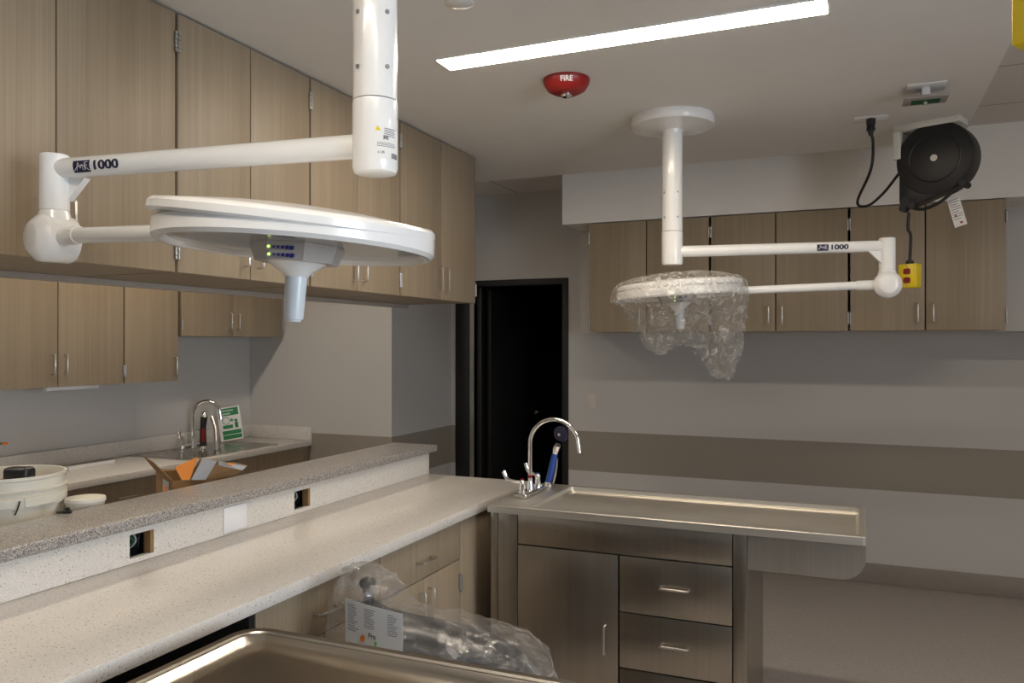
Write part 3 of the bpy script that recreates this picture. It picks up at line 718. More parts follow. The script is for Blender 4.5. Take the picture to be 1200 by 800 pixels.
# sink deck
SY0, SY1 = atX(198, -4.0), 4.72
t = thing('sink', 'small stainless sink set in the far counter below the higher wall cabinet', 'sink', (-4.1, 4.4, FZ+.0005))
B().loft([rrect(-4.36, -3.86, SY0, SY1, .03, FZ+.0005), rrect(-4.36, -3.86, SY0, SY1, .03, FZ+.004), rrect(-4.27, -3.90, SY0+.06, SY1-.04, .03, FZ+.004), rrect(-4.26, -3.91, SY0+.07, SY1-.05, .03, FZ+.0015)], True, True).build('sink_deck', M['steel_near'], t)
def gooseneck(b, base, dirv, h, span, r):
    base = Vector(base); d = Vector(dirv).normalized(); R = span/2; pts = [base, base+Vector((0, 0, (h-R)*.5)), base+Vector((0, 0, h-R))]
    for k in range(1, 13):
        a = PI*k/12*.97
        pts.append(base+Vector((0, 0, h-R))+d*(R-R*math.cos(a))+Vector((0, 0, R*math.sin(a))))
    pts.append(pts[-1]+Vector((0, 0, -.045))+d*.006)
    return b.tube(pts, r, 14, 2)
fb = Vector((-4.315, atX(226, -4.315), FZ+.004))
t = thing('faucet', 'chrome gooseneck faucet at the far sink beside the green sign', 'faucet', fb, 'gooseneck faucets')
gooseneck(B(), fb, (.85, .5, 0), .320, .185, .0145).build('spout', M['chrome'], t)
B().cyl(fb, fb+Vector((0, 0, .045)), .026, .018).cyl(fb+Vector((0, -.10, .016)), fb+Vector((0, .10, .016)), .015).build('base_bar', M['chrome'], t)
for s_ in (-1, 1):
    q = fb+Vector((0, .10*s_, 0))
    B().cyl(q, q+Vector((0, 0, .02)), .026).cyl(q+Vector((0, 0, .02)), q+Vector((0, 0, .065)), .019, .016).ball(q+Vector((0, 0, .068)), .018).build('valve', M['chrome'], t)
    B().tube([q+Vector((0, 0, .07)), q+Vector((.03, -.03, .075)), q+Vector((.05, -.07, .085)), q+Vector((.055, -.085, .13))], [.008, .009, .011, .012], 10).build('wrist_blade', M['chrome'], t)
# eyewash bottle-like sprayer beside faucet
e = Vector((-4.17, atX(238, -4.17), FZ+.004))
t = thing('eyewash_sprayer', 'dark hand sprayer with red stripe standing at the far sink', 'sprayer', e)
B().cyl(e, e+Vector((0, 0, .02)), .022, .018).build('base', M['chrome'], t)
B().cyl(e+Vector((0, 0, .02)), e+Vector((0, 0, .15)), .024, .020).cyl(e+Vector((0, 0, .15)), e+Vector((.01, 0, .225)), .020, .024).build('body', M['black'], t)
B().box(e.x+.010, e.x+.027, e.y-.028, e.y-.010, e.z+.05, e.z+.14, .002).build('stripe', M['red'], t)
B().ball(e+Vector((.012, 0, .235)), .027).build('nozzle', M['chrome'], t)
B().cyl(e+Vector((.12, .0, 0)), e+Vector((.12, .0, .06)), .020, .018).tube([e+Vector((.12, .0, .05)), e+Vector((.10, .02, .14)), e+Vector((.05, .03, .22))], [.015, .017, .014], 12).build('second_nozzle', M['nickel'], t)
# leaning sign
sb = Vector((-4.235, atX(272.5, -4.235), FZ+.021))
sxv = Vector((.80, .60, 0)).normalized(); syv = Vector((-.12, .16, .97)).normalized(); syv = (syv-sxv*syv.dot(sxv)).normalized()
sm = frame(sb, sxv, syv) @ Matrix.Rotation(math.radians(9), 4, 'Z')
t = thing('safety_sign', 'green and white safety card with pictograms leaning beside the far faucet', 'sign', sb)
W, Hh = .080, .250
B().box(-W, W, 0, Hh, -.002, 0, mtx=sm).build('card', M['paper'], t, smooth=False)
g = B().box(-W+.008, W-.012, Hh-.066, Hh-.010, .0002, .0008, mtx=sm).box(-W+.020, W-.008, .044, .074, .0002, .0008, mtx=sm).box(-W+.020, W-.008, .010, .040, .0002, .0008, mtx=sm)
g.box(-.052, .018, .088, .115, .0002, .0008, mtx=sm).box(.032, .056, .088, .130, .0002, .0008, mtx=sm).box(.012, .020, .136, .160, .0002, .0008, mtx=sm).box(.004, .028, .144, .152, .0002, .0008, mtx=sm)
g.cyl(sm @ Vector((.044, .142, .0002)), sm @ Vector((.044, .142, .0008)), .011, n=16)
g.lathe([(.024, .0002), (.028, .0002), (.028, .0008), (.024, .0008)], sm @ Matrix.Translation((-.024, .148, 0)), 28, True)
g.build('green_panels', M['green'], t, smooth=False)
B().text('Emergency', .022, sm @ Matrix.Translation((-W+.016, Hh-.026, .0009)), .0002, .0003, align='LEFT').text('Eyewash', .022, sm @ Matrix.Translation((-W+.016, Hh-.050, .0009)), .0002, .0003, align='LEFT').build('header_text', M['print_white'], t, smooth=False)
# loose trim strip on far counter
a, c = atX(77, -4.2), atX(131, -4.2)
single(B().box(-4.22, -4.17, a, c, FZ+.0005, FZ+.012, .002).box(-4.18, -4.17, a, c, FZ+.012, FZ+.022, .001), 'trim_strip', M['white_plate'], 'long white strip lying on the far counter by the wall', 'strip', (-4.195, (a+c)/2, FZ))
q = Vector((XL+.0005, atX(2, XL), zat(519, XL, atX(2, XL))))
t = thing('wall_wire', 'short grey wire with an orange cap poking from the far wall at the left edge', 'wire', q)
B().tube([q, q+Vector((.03, -.03, .0)), q+Vector((.06, -.03, .004))], .005, 8, 4).build('wire', M['print_grey'], t)
B().cyl(q+Vector((.055, -.033, .003)), q+Vector((.075, -.015, .005)), .010, .006, n=10).build('wire_cap', M['orange'], t)

# ------------------------------------------------------------------ things on the ledge
ZL = .745
single(B().box(-3.12, -2.335, .6, 3.4, .705, ZL, .003).box(-3.10, -2.335, .62, .65, 0, .704).box(-3.10, -2.335, 3.35, 3.38, 0, .704), 'low_worktop', M['quartz'], 'low worktop behind the grey ledge carrying the bucket and cardboard box', 'worktop', (-2.72, 2.0, 0), smooth=False)
bc = Vector((*cam(11, 2.78), ZL))
PR = .170; PH = .43
t = thing('bucket', 'cream plastic bucket on the grey ledge holding a black brush', 'bucket', (bc.x, bc.y, ZL))
bm_ = Matrix.Translation((bc.x, bc.y, ZL))
B().lathe([(0, 0), (PR*.88, 0), (PR*.90, .004), (PR*.965, PH-.105), (PR*1.02, PH-.103), (PR*1.03, PH-.098), (PR*1.03, PH-.066), (PR*.975, PH-.063), (PR*.98, PH-.052), (PR*1.03, PH-.050), (PR*1.035, PH-.046), (PR*.99, PH-.043), (PR*.995, PH-.012), (PR*1.02, PH-.010), (PR*1.02, PH), (PR*.98, PH), (PR*.965, PH-.005), (PR*.87, .010), (0, .008)], bm_, 64).build('pail', M['pail'], t)
for a0, a1 in ((-.95, -.55), (-.36, .25)):
    B().loft([[(bc.x+rr*math.cos(a), bc.y+rr*math.sin(a), ZL+z) for rr, z in ((PR*1.03, PH-.098), (PR*1.055, PH-.096), (PR*1.055, PH-.070), (PR*1.03, PH-.066))] for a in [a0+(a1-a0)*k/10 for k in range(11)]]).build('grip_band', M['pail'], t)
zt = [(bc.x+PR*1.03*math.cos(a), bc.y+PR*1.03*math.sin(a), ZL+PH+z) for a, z in ((-.44, -.075), (-.47, -.095), (-.52, -.118))]
zt[1] = (zt[1][0]+.008, zt[1][1]-.006, zt[1][2])
B().tube(zt, .0025, 6, 3).build('zip_tie', M['black'], t)
br = Vector((bc.x+.075, bc.y-.02, ZL+.012))
t = thing('brush', 'black scrub brush standing in the cream bucket', 'brush', br)
bq = Matrix.Translation(br+Vector((0, 0, PH-.128))) @ Matrix.Rotation(.3, 4, 'Z')
B().box(-.03, .03, -.022, .022, 0, .135, .008, 3, mtx=bq).box(-.042, .048, -.028, .028, .085, .142, .014, 3, mtx=bq).build('head', M['black'], t)
B().box(-.085, -.055, -.008, .008, -(PH-.129), .10, .002, mtx=bq).build('wooden_handle', M['card'], t)
lc = Vector((*cam(100, 2.82), ZL))
t = thing('white_tub', 'white tub with a round lid just showing over the grey ledge beside the bucket', 'tub', lc)
lm = Matrix.Translation(lc); LH = .338
B().lathe([(0, 0), (.045, 0), (.048, .003), (.055, LH-.022), (0, LH-.022)], lm, 40).build('body', M['pail'], t)
B().lathe([(.05, LH-.032), (.060, LH-.030), (.064, LH-.016), (.066, LH-.012), (.064, LH-.002), (.055, LH), (0, LH-.001)], lm, 40).build('lid', M['pail'], t)
ZK = 1.0665
k = Vector((-2.365, atX(79, -2.365), ZK))
km = Matrix.Translation(k) @ Matrix.Rotation(.7, 4, 'Z')
single(B().box(-.014, .014, -.007, .007, 0, .009, .003, mtx=km).box(-.006, .008, -.006, .006, .008, .02, .003, mtx=km).cyl(k+Vector((-.010, -.008, .004)), k+Vector((-.024, -.020, .004)), .004, n=8), 'black_clip', M['black'], 'small black clip on the grey ledge between the bucket and the tub', 'clip', k)

# cardboard box behind the ledge
def PV(px, py, d): return (*cam(px, d), H-(py-HZ)/F*d)
ZT = 1.057
BA, BB, BC, BD = [Vector((*cam(p, d), 0)) for p, d in ((203, 3.28), (272, 3.40), (252, 3.68), (183, 3.54))]
t = thing('cardboard_box', 'open brown cardboard box with orange flap standing behind the grey ledge', 'box', (*((BA+BC)/2)[:2], ZL))
bb = B(); mid = (BA+BC)/2
for p, q in ((BA, BB), (BB, BC), (BC, BD), (BD, BA)):
    ip, iq = p+(mid-p).normalized()*.008, q+(mid-q).normalized()*.008
    bb.loft([[(*p[:2], ZL+.0005), (*q[:2], ZL+.0005), (*iq[:2], ZL+.0005), (*ip[:2], ZL+.0005)], [(*p[:2], ZT), (*q[:2], ZT), (*iq[:2], ZT), (*ip[:2], ZT)]])
bb.loft([[(*p[:2], ZL+.0005) for p in (BA, BB, BC, BD)], [(*p[:2], ZL+.006) for p in (BA, BB, BC, BD)]])
bb.build('carton', M['card'], t, smooth=False)
def flap(pts, mat, name, lab=None, th=.004):
    P = [Vector(p) for p in pts]; n = (P[1]-P[0]).cross(P[2]-P[0]).normalized()*th
    return B().loft([[p for p in P], [p+n for p in P]]).build(name, mat, t, smooth=False, label=lab)
top = lambda p: (p.x, p.y, ZT)
flap([top(BA), top(BD), PV(168, 535, 3.58), PV(178, 541, 3.27)], M['card'], 'flap')
flap([PV(213, 562, 3.297), PV(222, 562, 3.31), PV(232, 535, 3.33), PV(205, 547, 3.28)], M['orange'], 'orange_flap', 'bright orange flap')
flap([PV(222, 563, 3.313), top(BB), PV(290, 545, 3.42), PV(234, 537, 3.34)], M['card'], 'flap')
flap([top(BB), top(BC), PV(272, 541, 3.80), PV(290, 545, 3.46)], M['card'], 'flap')
flap([top(BC), top(BD), PV(190, 549, 3.78), PV(250, 549, 3.90)], M['card'], 'flap')
flap([PV(224, 562, 3.305), PV(241, 562, 3.33), PV(254, 540, 3.34), PV(237, 537.5, 3.325)], M['tape'], 'tape', 'grey shipping label tape', .002)
flap([PV(256, 545, 3.345), PV(284, 551, 3.385), PV(289, 546, 3.40), PV(256, 540, 3.34)], M['tape'], 'tape', 'grey tape along the flap edge', .002)
flap([PV(266, 544, 3.34), PV(273, 545.4, 3.35), PV(273, 543, 3.35), PV(266, 541.8, 3.34)], M['orange'], 'sticker', None, .002)
side = BA-BD; sn_ = Vector((side.y, -side.x, 0)).normalized()
if sn_.dot(-BA) < 0: sn_ = -sn_
def onside(u, z): p = BD+side*u+sn_*.002; return (p.x, p.y, z)
flap([onside(.45, ZT-.13), onside(.80, ZT-.13), onside(.80, ZT-.012), onside(.45, ZT-.012)], M['tape'], 'side_label', None, .001)
sn_ = sn_*1.8
flap([onside(.55, ZT-.065), onside(.70, ZT-.065), onside(.70, ZT-.035), onside(.55, ZT-.035)], M['orange'], 'sticker', None, .001)

# ------------------------------------------------------------------ far steel table with basin
SX0_, SX1_ = -1.46, .03
SYF, SYB = 3.13, 3.715
ZS = .93
t = thing('steel_table', 'stainless steel workstation with drawers and gooseneck faucet across the room', 'steel table', (-.72, 3.42, 0), 'stainless workstations')
r0 = .012
rings = [rrect(SX0_, SX1_, SYF, SYB, r0, ZS-.032), rrect(SX0_, SX1_, SYF, SYB, r0, ZS-.004), rrect(SX0_+.003, SX1_-.003, SYF+.003, SYB-.003, r0, ZS),
         rrect(SX0_+.020, SX1_-.016, SYF+.022, SYB-.018, r0, ZS), rrect(SX0_+.185, SX1_-.022, SYF+.028, SYB-.024, .02, ZS-.003), rrect(SX0_+.190, SX1_-.025, SYF+.031, SYB-.027, .02, ZS-.018), rrect(SX0_+.205, SX1_-.035, SYF+.045, SYB-.045, .02, ZS-.027)]
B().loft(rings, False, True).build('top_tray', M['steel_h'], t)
cx1 = atY(876, SYF+.02)
pr = [(SX1_-.001, ZS-.032), (cx1, ZS-.032), (cx1, .765)]
rr = .085
for k in range(9):
    a = -PI/2+PI/2*k/8; pr.append((SX1_-.001-rr+rr*math.cos(a), .765+rr+rr*math.sin(a)))
B().prism([(x, z) for x, z in pr], SYB-SYF-.03, Matrix.Translation((0, SYB-.012, 0)) @ Matrix.Rotation(PI/2, 4, 'X')).build('overhang_basin', M['steel_o'], t)
FY = SYF+.02
xs = [atY(p, FY) for p in (571, 583.5, 607, 724.3, 726.3, 858, 876)]
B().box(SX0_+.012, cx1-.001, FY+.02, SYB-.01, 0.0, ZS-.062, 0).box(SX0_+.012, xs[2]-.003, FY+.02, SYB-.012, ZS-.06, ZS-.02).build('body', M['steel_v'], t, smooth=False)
B().box(xs[2]-.003, xs[5]+.003, FY+.0165, FY+.0195, .06, ZS-.034).build('shadow_gap', M['dark'], t, smooth=False)
B().box(SX0_+.012, xs[1]-.0015, FY-.002, FY+.0195, .0, ZS-.033, .001).box(xs[1]+.0, xs[2]-.004, FY+.004, FY+.0195, .0, ZS-.033, .001).build('left_stile', M['steel_v'], t)
B().box(xs[5]+.004, cx1-.002, FY, FY+.0195, .0, ZS-.033, .002).build('right_post', M['steel_v'], t)
zf = [ZS-.034, .768, .540, .316, .09]
B().box(xs[2], xs[5], FY, FY+.016, zf[1]+.003, zf[0], .0015).build('fascia', M['steel_v'], t)
dd = B().box(xs[2], xs[3], FY-.002, FY+.016, .09, zf[1]-.002, .0015).build('door', M['steel_v'], t)
u = atY(709.5, FY)
hz0, hz1 = zat(765, u, FY), zat(732, u, FY)
pull(B(), (u, FY-.002, hz0), (u, FY-.002, hz1), (0, -1, 0), .0045, .022).build('handle', M['nickel'], dd)
for k in range(3):
    dr = B().box(xs[4], xs[5], FY-.002, FY+.016, zf[k+2]+.003, zf[k+1]-.002, .0015).build('drawer', M['steel_v'], t)
    uc = (xs[4]+xs[5])/2; zc = (zf[k+1]+zf[k+2])/2-.0
    pull(B(), (uc-.055, FY-.002, zc+.004), (uc+.055, FY-.002, zc+.004), (0, -1, 0), .0045, .022).build('handle', M['nickel'], dr)
# faucet on its deck
q = Vector((-1.375, 3.42, ZS)); 
t = thing('faucet', 'chrome gooseneck faucet with wrist handles on the far steel table', 'faucet', q, 'gooseneck faucets')
gooseneck(B(), q, (1, .1, 0), .345, .225, .0095).build('spout', M['chrome'], t)
B().box(q.x-.03, q.x+.03, q.y-.12, q.y+.12, ZS+.0002, ZS+.022, .008, 3).cyl(q+Vector((0, 0, .02)), q+Vector((0, 0, .06)), .017, .013).build('base_bar', M['chrome'], t)
for s in (-1, 1):
    h = q+Vector((0, .095*s, .02))
    B().cyl(h, h+Vector((0, 0, .012)), .020).cyl(h+Vector((0, 0, .012)), h+Vector((0, 0, .045)), .014, .012).ball(h+Vector((0, 0, .048)), .014).build('valve', M['chrome'], t)
    dx = -1 if s < 0 else -.4
    B().tube([h+Vector((0, 0, .05)), h+Vector((-.03, .02*s, .055)), h+Vector((-.06, .03*s, .062)), h+Vector((-.075, .035*s, .10))], [.006, .007, .009, .010], 10).build('wrist_blade', M['chrome'], t)
    B().cyl(h+Vector((0, 0, .06)), h+Vector((0, 0, .064)), .008, n=12).build('index_cap', M['red'] if s < 0 else M['blue'], t)
B().cyl(q+Vector((-.0, -.0, .075)), q+Vector((0, 0, .088)), .0102, n=16).build('red_ring', M['red'], t)
sp = Vector((-1.365, 3.625, ZS))
t = thing('hand_sprayer', 'blue handled spray hose head standing behind the far table faucet', 'sprayer', sp)
B().cyl(sp, sp+Vector((0, 0, .025)), .018, .016).build('holder', M['chrome'], t)
ax = Vector((.22, .0, 1)).normalized()
B().tube([sp+Vector((0, 0, .02)), sp+ax*.06, sp+ax*.13, sp+ax*.165], [.014, .018, .016, .013], 14).build('grip', M['blue'], t)
B().tube([sp+ax*.16, sp+ax*.19, sp+ax*.21+Vector((.01, -.01, 0))], [.012, .016, .014], 14).build('neck', M['chrome'], t)
B().lathe([(0, .012), (.020, .012), (.038, .004), (.038, -.006), (.034, -.009), (0, -.009)], Matrix.Translation(sp+ax*.215+Vector((.012, .02, .045))) @ angle_to((.3, 1, .2)), 28).build('spray_face', M['navy'], t)
B().cyl(sp+ax*.215+Vector((.0095, .008, .0434)), sp+ax*.215+Vector((.008, .002, .0425)), .007, n=12).build('spray_hub', M['nickel'], t)
B().tube([sp+Vector((.03, -.01, .02)), sp+Vector((.045, -.01, .08)), sp+Vector((.05, -.005, .14))], .004, 8, 4).build('trigger', M['nickel'], t)

# ------------------------------------------------------------------ near steel table
t = thing('steel_table', 'stainless steel table top cut off by the bottom edge in the foreground', 'steel table', (-.64, 1.27, 0), 'stainless workstations')
TX0, TX1, TY0, TY1, TZ = -1.40, .12, .93, 1.60, .915
def tr(i, r, z): return rrect(TX0+i, TX1-i, TY0+i, TY1-i, r, TZ+z, 10)
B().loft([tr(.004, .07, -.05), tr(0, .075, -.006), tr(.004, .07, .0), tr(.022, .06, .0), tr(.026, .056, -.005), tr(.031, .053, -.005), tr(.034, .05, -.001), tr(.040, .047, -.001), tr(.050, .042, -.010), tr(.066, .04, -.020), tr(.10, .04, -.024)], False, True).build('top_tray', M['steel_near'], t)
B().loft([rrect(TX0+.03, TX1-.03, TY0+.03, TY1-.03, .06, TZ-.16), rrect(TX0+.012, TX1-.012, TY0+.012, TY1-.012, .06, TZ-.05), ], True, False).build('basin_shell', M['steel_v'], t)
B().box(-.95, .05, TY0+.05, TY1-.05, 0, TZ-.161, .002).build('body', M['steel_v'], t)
B().box(-.93, -.45, TY1-.05, TY1-.035, .1, .72, .002).build('door', M['steel_v'], t)
B().box(-.44, .03, TY1-.05, TY1-.035, .1, .72, .002).build('door', M['steel_v'], t)

# ------------------------------------------------------------------ wrapped chair between the tables
SEAT = Vector((-1.14, 2.28, 0))
t = thing('wrapped_chair', 'black lab chair wrapped in clear plastic with a paper label, behind the near table', 'chair', SEAT)
DW = 2.43
def arch(path, drop, n, ns, noisy, under=None):
    dense = []
    for (a, b_) in zip(path, path[1:]):
        for q in range(ns): dense.append(tuple(a[i]+(b_[i]-a[i])*q/ns for i in range(3)))
    dense.append(path[-1]); rows = []
    fwd = Vector((-SN, CS, 0))
    for (px, py, hw) in dense:
        c = Vector((*cam(px, DW), H-(py-HZ)/F*DW)); row = []
        for k in range(n+1):
            a = PI*k/n
            v = math.copysign(abs(math.cos(a))**.75, math.cos(a))
            p = c-fwd*hw*v-Vector((0, 0, (1-math.sin(a)**.6)*drop))
            if noisy:
                p = p+noise.noise_vector(p*9)*.014*noisy+noise.noise_vector(p*27)*.011*noisy+Vector((0, 0, abs(noise.noise(p*17))*.014*noisy))
            row.append(p)
        if under:
            for k in range(1, n):
                a = PI*k/n
                row.append(c+fwd*hw*math.cos(a)*.9-Vector((0, 0, drop+under*math.sin(a))))
        rows.append(row)
    return rows
core = [(416, 730, .05), (422, 704, .09), (432, 702, .11), (450, 714, .13), (480, 723, .14), (520, 731, .15), (560, 741, .15), (590, 752, .14), (612, 768, .12), (626, 790, .07)]
B().loft(arch(core, .26, 16, 3, 0, .03), True, True).build('seat', M['vinyl'], t)
bk = Vector((*cam(431, DW), H-(683-HZ)/F*DW))
B().tube([bk+Vector((.01, 0, -.12)), bk+Vector((.004, 0, -.05)), bk], .016, 10, 4).ball(bk, .027, 16, (1, 1, .7)).build('back_bracket', M['black'], t)
B().cyl((-1.14, 2.28, .66), (-1.14, 2.28, .12), .025).build('gas_column', M['black'], t)
for k in range(5):
    a = 2*PI*k/5+.3; e_ = Vector((-1.14+.27*math.cos(a), 2.28+.27*math.sin(a), .075))
    B().tube([(-1.14, 2.28, .13), tuple(e_)], [.024, .016], 10).build('leg', M['black'], t)
    B().cyl(e_+Vector((-.012, 0, -.045)), e_+Vector((.012, 0, -.045)), .03, n=20).cyl(e_+Vector((0, 0, -.02)), e_+Vector((0, 0, .01)), .008).build('caster', M['black'], t)
# plastic wrap: an arch of film swept along the chair
film = [(385, 760, .06), (387, 715, .09), (396, 684, .11), (404, 667, .12), (421, 657, .12), (440, 661, .13), (458, 677, .15), (471, 697, .17), (484, 712, .19), (520, 721, .20), (560, 728, .21), (590, 737, .21), (615, 744, .20), (635, 760, .18), (648, 777, .15), (656, 795, .12), (658, 830, .08)]
B().loft(arch(film, .30, 48, 6, 1.0), False, False, closed=False).build('plastic_wrap', M['film_grey'], t)
# paper label on the wrap, facing the camera
L0 = Vector((*cam(405, 2.29), 0)); L1 = Vector((*cam(472, 2.20), 0))
def zc(py, d): return H-(py-HZ)/F*d
Lp = [Vector((L0.x, L0.y, zc(752, 2.29))), Vector((L1.x, L1.y, zc(768, 2.20))), Vector((L1.x, L1.y, zc(719, 2.20))), Vector((L0.x, L0.y, zc(700, 2.29)))]
def lf(c):                    # bilinear sheet with a slight curl
    u, v = c.x, c.y
    p = (Lp[0]*(1-u)*(1-v)+Lp[1]*u*(1-v)+Lp[2]*u*v+Lp[3]*(1-u)*v)
    n = (Lp[1]-Lp[0]).cross(Lp[3]-Lp[0]).normalized()
    if n.dot(-p) < 0: n = -n
    return p+n*(c.z+.006*math.sin(u*PI))
sheet = B().patch(0, 1, -.5, 1, lf, 10, 6, .0008).build('paper_label', M['paper'], t)
tx = B()
random.seed(3)
for colx, wd, nn in ((.05, .20, 12), (.36, .20, 9), (.76, .17, 10)):
    for k in range(nn):
        v = .88-.052*k
        tx.patch(colx, colx+wd*random.uniform(.55, 1), v, v+.022, lambda c: lf(c+Vector((0, 0, .0012))), 4, 1, .0003)
    tx.build('text_column', M['print_pale'], sheet, smooth=False); tx = B()
def tl(s, u, v, sc, b_): b_.text(s, 1.0, Matrix(), .0, .03, fn=lambda c: lf(Vector((u+c.x*sc*.55, v+c.y*sc, .0014))), align='CENTER')
tl('Pro', .50, .30, .17, tx)
tx.build('printed_word', M['print_grey'], sheet, smooth=False)
def blob(u, v, ru, rv, mat, nm):
    tb = bmesh.new(); vs = [tb.verts.new(lf(Vector((u+ru*math.cos(2*PI*k/14)+.25*ru*math.sin(2*PI*k/14), v+rv*math.sin(2*PI*k/14), .0014)))) for k in range(14)]
    tb.faces.new(vs); b = B(); b._merge(tb); b.build(nm, mat, sheet, smooth=False)
blob(.33, .20, .045, .09, M['orange'], 'orange_mark'); blob(.56, .14, .022, .07, M['limegreen'], 'green_mark')

# ------------------------------------------------------------------ cord reel, outlet box, ceiling plates
RC = Vector((*cam(1099, 3.96), 0)); RC.z = zat(187, RC.x, RC.y)
rt = Vector((CS, SN, 0)); fw = Vector((-SN, CS, 0)); UP = Vector((0, 0, 1))
ra = Matrix.Rotation(math.radians(-22), 3, 'Z') @ Vector((0, -1, 0))        # reel axis, facing the room
rx = UP.cross(ra).normalized()
rm = frame(RC, rx, UP)      # local x to the right, y up, z toward the camera
def R_(x, y, z=0): return rm @ Vector((x, y, z))
t = thing('cord_reel', 'black power cord reel on a white bracket under the ceiling on the right', 'cord reel', Vector((RC.x, RC.y, ZG)))
B().lathe([(0, .055), (.165, .055), (.176, .050), (.178, .040), (.178, -.050), (.172, -.055), (0, -.055)], rm, 56).build('drum', M['black'], t)
B().lathe([(.112, .0552), (.116, .058), (.120, .0552)], rm, 48).build('drum_rib', M['black'], t)
B().prism([(-.165, .03), (-.165, -.19), (-.150, -.225), (-.115, -.225), (.10, -.150), (0, 0)], .09, rm @ Matrix.Translation((0, 0, -.04)), .006).build('guide_arm', M['black'], t)
B().cyl(R_(0, .0, .052), R_(0, 0, .060), .016, n=24).build('hub_bolt', M['hinge'], t)
zt = ZG-RC.z
B().box(-.185, .115, zt-.030, zt-.0005, -.065, .065, .002, mtx=rm).box(-.190, -.155, -.0, zt-.031, -.065, -.055, .002, mtx=rm).box(-.190, -.155, .02, zt-.031, -.065, .062, .002, mtx=rm).build('bracket', M['bracket'], t)
for (x, y) in ((-.172, .04), (.10, zt-.015)): B().cyl(R_(x, y, .060), R_(x, y, .068), .006, n=10).build('bolt', M['nickel'], t)
for x, y, z0, z1, r_ in ((-.135, -.198, .0, .056, .024), (-.105, -.218, 0, .056, .018), (-.148, -.226, 0, .05, .018), (.125, -.14, -.03, .056, .016)):
    B().cyl(R_(x, y, z0), R_(x, y, z1), r_, n=18).build('cord_roller', M['rubber'], t)
B().tube([R_(.128, -.135, .03), R_(.09, -.165, .045), R_(.03, -.215, .05), (R_(-.05, -.242, .045)), R_(-.12, -.225, .03)], .008, 10, 6).build('wound_cord', M['rubber'], t)
OUT = Vector((*cam(1020.5, 3.90), ZG))
B().tube([R_(-.165, -.02, 0), R_(-.19, -.05, 0), R_(-.27, -.13, -.02), R_(-.35, -.18, -.03), R_(-.40, -.155, -.02), OUT+Vector((.0, 0, -.25)), OUT+Vector((.01, 0, -.12)), OUT+Vector((0, 0, -.075))], .007, 10, 8).build('supply_cord', M['rubber'], t)
B().cyl(OUT+Vector((0, 0, -.004)), OUT+Vector((0, 0, -.035)), .022, .020, n=20).cyl(OUT+Vector((0, 0, -.035)), OUT+Vector((0, 0, -.06)), .017, .021, n=20).cyl(OUT+Vector((0, 0, -.06)), OUT+Vector((0, 0, -.085)), .016, .009, n=20).build('plug', M['rubber'], t)
tg = rm @ Matrix.Translation((.075, -.225, .0)) @ Matrix.Rotation(.26, 4, 'Z')
tag_ = B().box(-.028, .028, -.115, .03, -.0005, .0005, mtx=tg).build('tag', M['paper'], t, smooth=False, label='white paper warning tag')
tp = B()
for k in range(9): tp.box(-.022, .022-.012*(k % 3 == 2), .018-.012*k, .021-.012*k, .0006, .0009, mtx=tg)
tp.build('tag_print', M['print_grey'], tag_, smooth=False)
B().cyl(tg @ Vector((.006, -.098, .0006)), tg @ Vector((.006, -.098, .0012)), .006, n=12).cyl(tg @ Vector((-.010, -.06, .0006)), tg @ Vector((-.010, -.06, .0012)), .005, n=12).build('red_marks', M['red'], tag_, smooth=False)
t = single(B().box(-.075, .075, -.04, .04, -.0055, -.0005, .002, mtx=frame(OUT, (1, .05, 0), (-.05, 1, 0))), 'outlet_plate', M['white_plate'], 'white ceiling outlet plate with a black plug in it', 'outlet plate', OUT)
def outlet_box(label, c, top, yaw, group):
    """yellow box hanging by its cord from z = top"""
    c = Vector(c); m = Matrix.Translation(c) @ Matrix.Rotation(yaw, 4, 'Z')
    t = thing('outlet_box', label, 'outlet box', c, group)
    B().box(-.045, .045, -.029, .029, -.06, .06, .005, 3, mtx=m).build('housing', M['yellow'], t)
    B().box(-.033, .033, -.0325, -.0292, -.058, .058, .0015, mtx=m).build('face_plate', M['yellow'], t)
    for z in (-.022, .022):
        s = B().prism([(x, y) for x, y, _ in rrect(-.017, .017, -.0145, .0145, .009, 0)], .003, m @ Matrix.Translation((0, -.0325, z)) @ Matrix.Rotation(PI/2, 4, 'X')).build('socket', M['red'], t)
        B().box(-.007, -.005, -.0362, -.0354, z-.003, z+.006, mtx=m).box(.005, .007, -.0362, -.0354, z-.003, z+.006, mtx=m).build('slots', M['dark'], s, smooth=False)
    B().cyl(m @ Vector((0, -.034, .048)), m @ Vector((0, -.032, .048)), .004, n=10).cyl(m @ Vector((0, -.034, -.048)), m @ Vector((0, -.032, -.048)), .004, n=10).build('screws', M['hinge'], t)
    B().cyl(c+Vector((0, 0, .059)), c+Vector((0, 0, .078)), .020, .016, n=20).build('cord_grip', M['rubber'], t)
    return t
Q = R_(-.127, -.248, .022)
bx_c = Vector((Q.x+.004, Q.y, 0)); bx_c.z = zat(323.5, bx_c.x, bx_c.y)
t = outlet_box('yellow outlet box with red sockets hanging below the black cord reel', bx_c, Q.z, math.radians(-27), 'yellow hanging outlet boxes')
B().tube([bx_c+Vector((0, 0, .075)), bx_c+Vector((.004, 0, .2)), Q+Vector((-.004, 0, -.08)), Q], .0075, 10, 8).build('cord', M['rubber'], t)
b2 = Vector((*cam(1213, 1.72), 0)); b2.z = zat(55, b2.x, b2.y)+.06
t = outlet_box('yellow outlet box cut off by the top right corner', b2, ZG, math.radians(60), 'yellow hanging outlet boxes')
B().tube([b2+Vector((0, 0, .075)), b2+Vector((0, 0, .2)), (b2.x, b2.y, ZG)], .0075, 10, 6).cyl((b2.x, b2.y, ZG-.03), (b2.x, b2.y, ZG-.0005), .025).build('cord', M['rubber'], t)
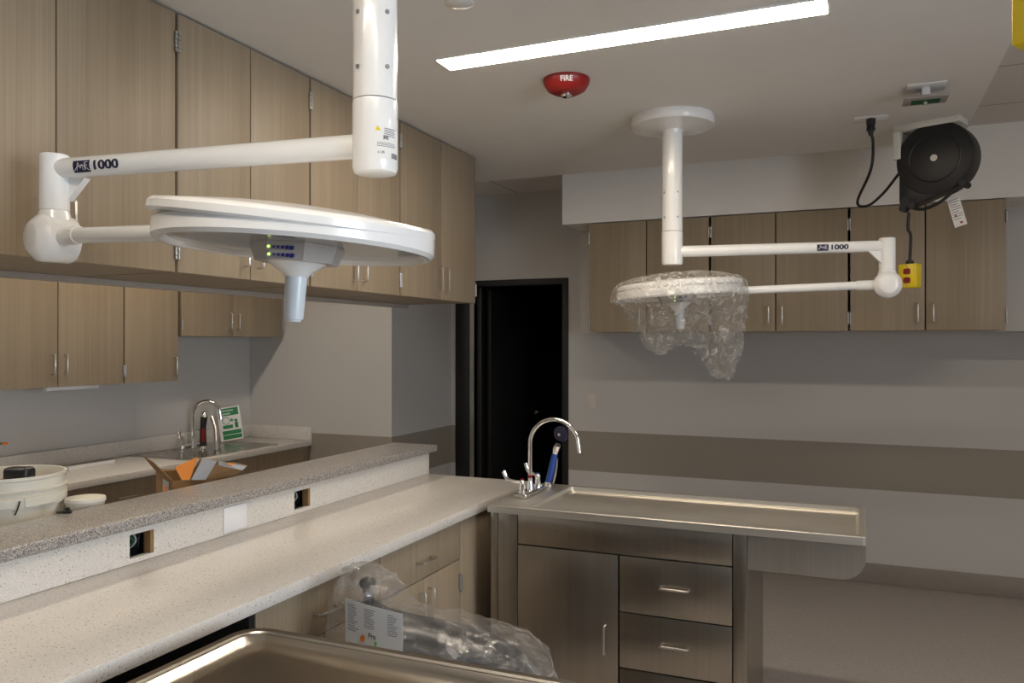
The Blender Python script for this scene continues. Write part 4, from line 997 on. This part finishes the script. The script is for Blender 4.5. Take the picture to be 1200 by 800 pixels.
# open data bracket with a green strip
dc = Vector((*cam(1085, 3.42), ZG))
t = thing('terminal_bracket', 'white ceiling bracket holding a grey tray with green strip near the cord reel', 'ceiling bracket', dc)
dm = frame(dc, (1, .03, 0), (-.03, 1, 0))
B().box(-.075, .075, -.06, .06, -.006, -.0005, .002, mtx=dm).build('ceiling_plate', M['white_plate'], t)
B().box(-.016, .016, -.01, .05, -.045, -.006, .002, mtx=dm).build('stem', M['white_plate'], t)
B().box(-.085, .085, -.045, .075, -.058, -.046, .003, mtx=dm).build('tray', M['greytray'], t)
B().box(-.055, .055, -.005, .05, -.0605, -.0582, mtx=dm).build('green_strip', M['pcb'], t, smooth=False)
B().cyl(dm @ Vector((0, .02, -.06)), dm @ Vector((0, .02, -.075)), .008, n=14).build('bolt', M['nickel'], t)
# light switch by the door
sxp = atY(693, YB); sz = zat(470, sxp, YB)
t = thing('light_switch', 'pale rocker switch plate on the back wall right of the black door', 'light switch', (sxp, YB-.0005, sz))
B().box(sxp-.037, sxp+.037, YB-.006, YB-.0005, sz-.058, sz+.058, .002).build('plate', M['plate'], t)
B().box(sxp-.017, sxp+.017, YB-.009, YB-.0061, sz-.033, sz+.033, .001).build('rocker', M['plate'], t)

# daylight falling in through the window on the right
ld = bpy.data.lights.new('window_daylight', 'AREA'); ld.shape = 'RECTANGLE'; ld.size = 1.8; ld.size_y = 1.1; ld.energy = 34; ld.color = (.66, .82, 1.0); ld.spread = math.radians(110)
lo = bpy.data.objects.new('window_daylight', ld); COL.objects.link(lo); lo.location = (XR+.03, .40, 1.575); lo.rotation_euler = (0, PI/2, 0)
# ------------------------------------------------------------------ world, camera
wd = bpy.data.worlds.new('World'); SC.world = wd; wd.use_nodes = True
wd.node_tree.nodes['Background'].inputs['Color'].default_value = (.6, .75, 1, 1); wd.node_tree.nodes['Background'].inputs['Strength'].default_value = .3
cd = bpy.data.cameras.new('camera'); co = bpy.data.objects.new('camera', cd); COL.objects.link(co)
co.location = (0, 0, H); co.rotation_euler = (PI/2, 0, math.asin(SN))
cd.sensor_width = 36; cd.lens = 36*F/1200; cd.shift_y = 2/1200; cd.clip_start = .02
SC.camera = co
vs = SC.view_settings; vs.view_transform = 'Standard'; vs.look = 'None'; vs.gamma = 1.0; vs.use_curve_mapping = False; vs.exposure = 0.08
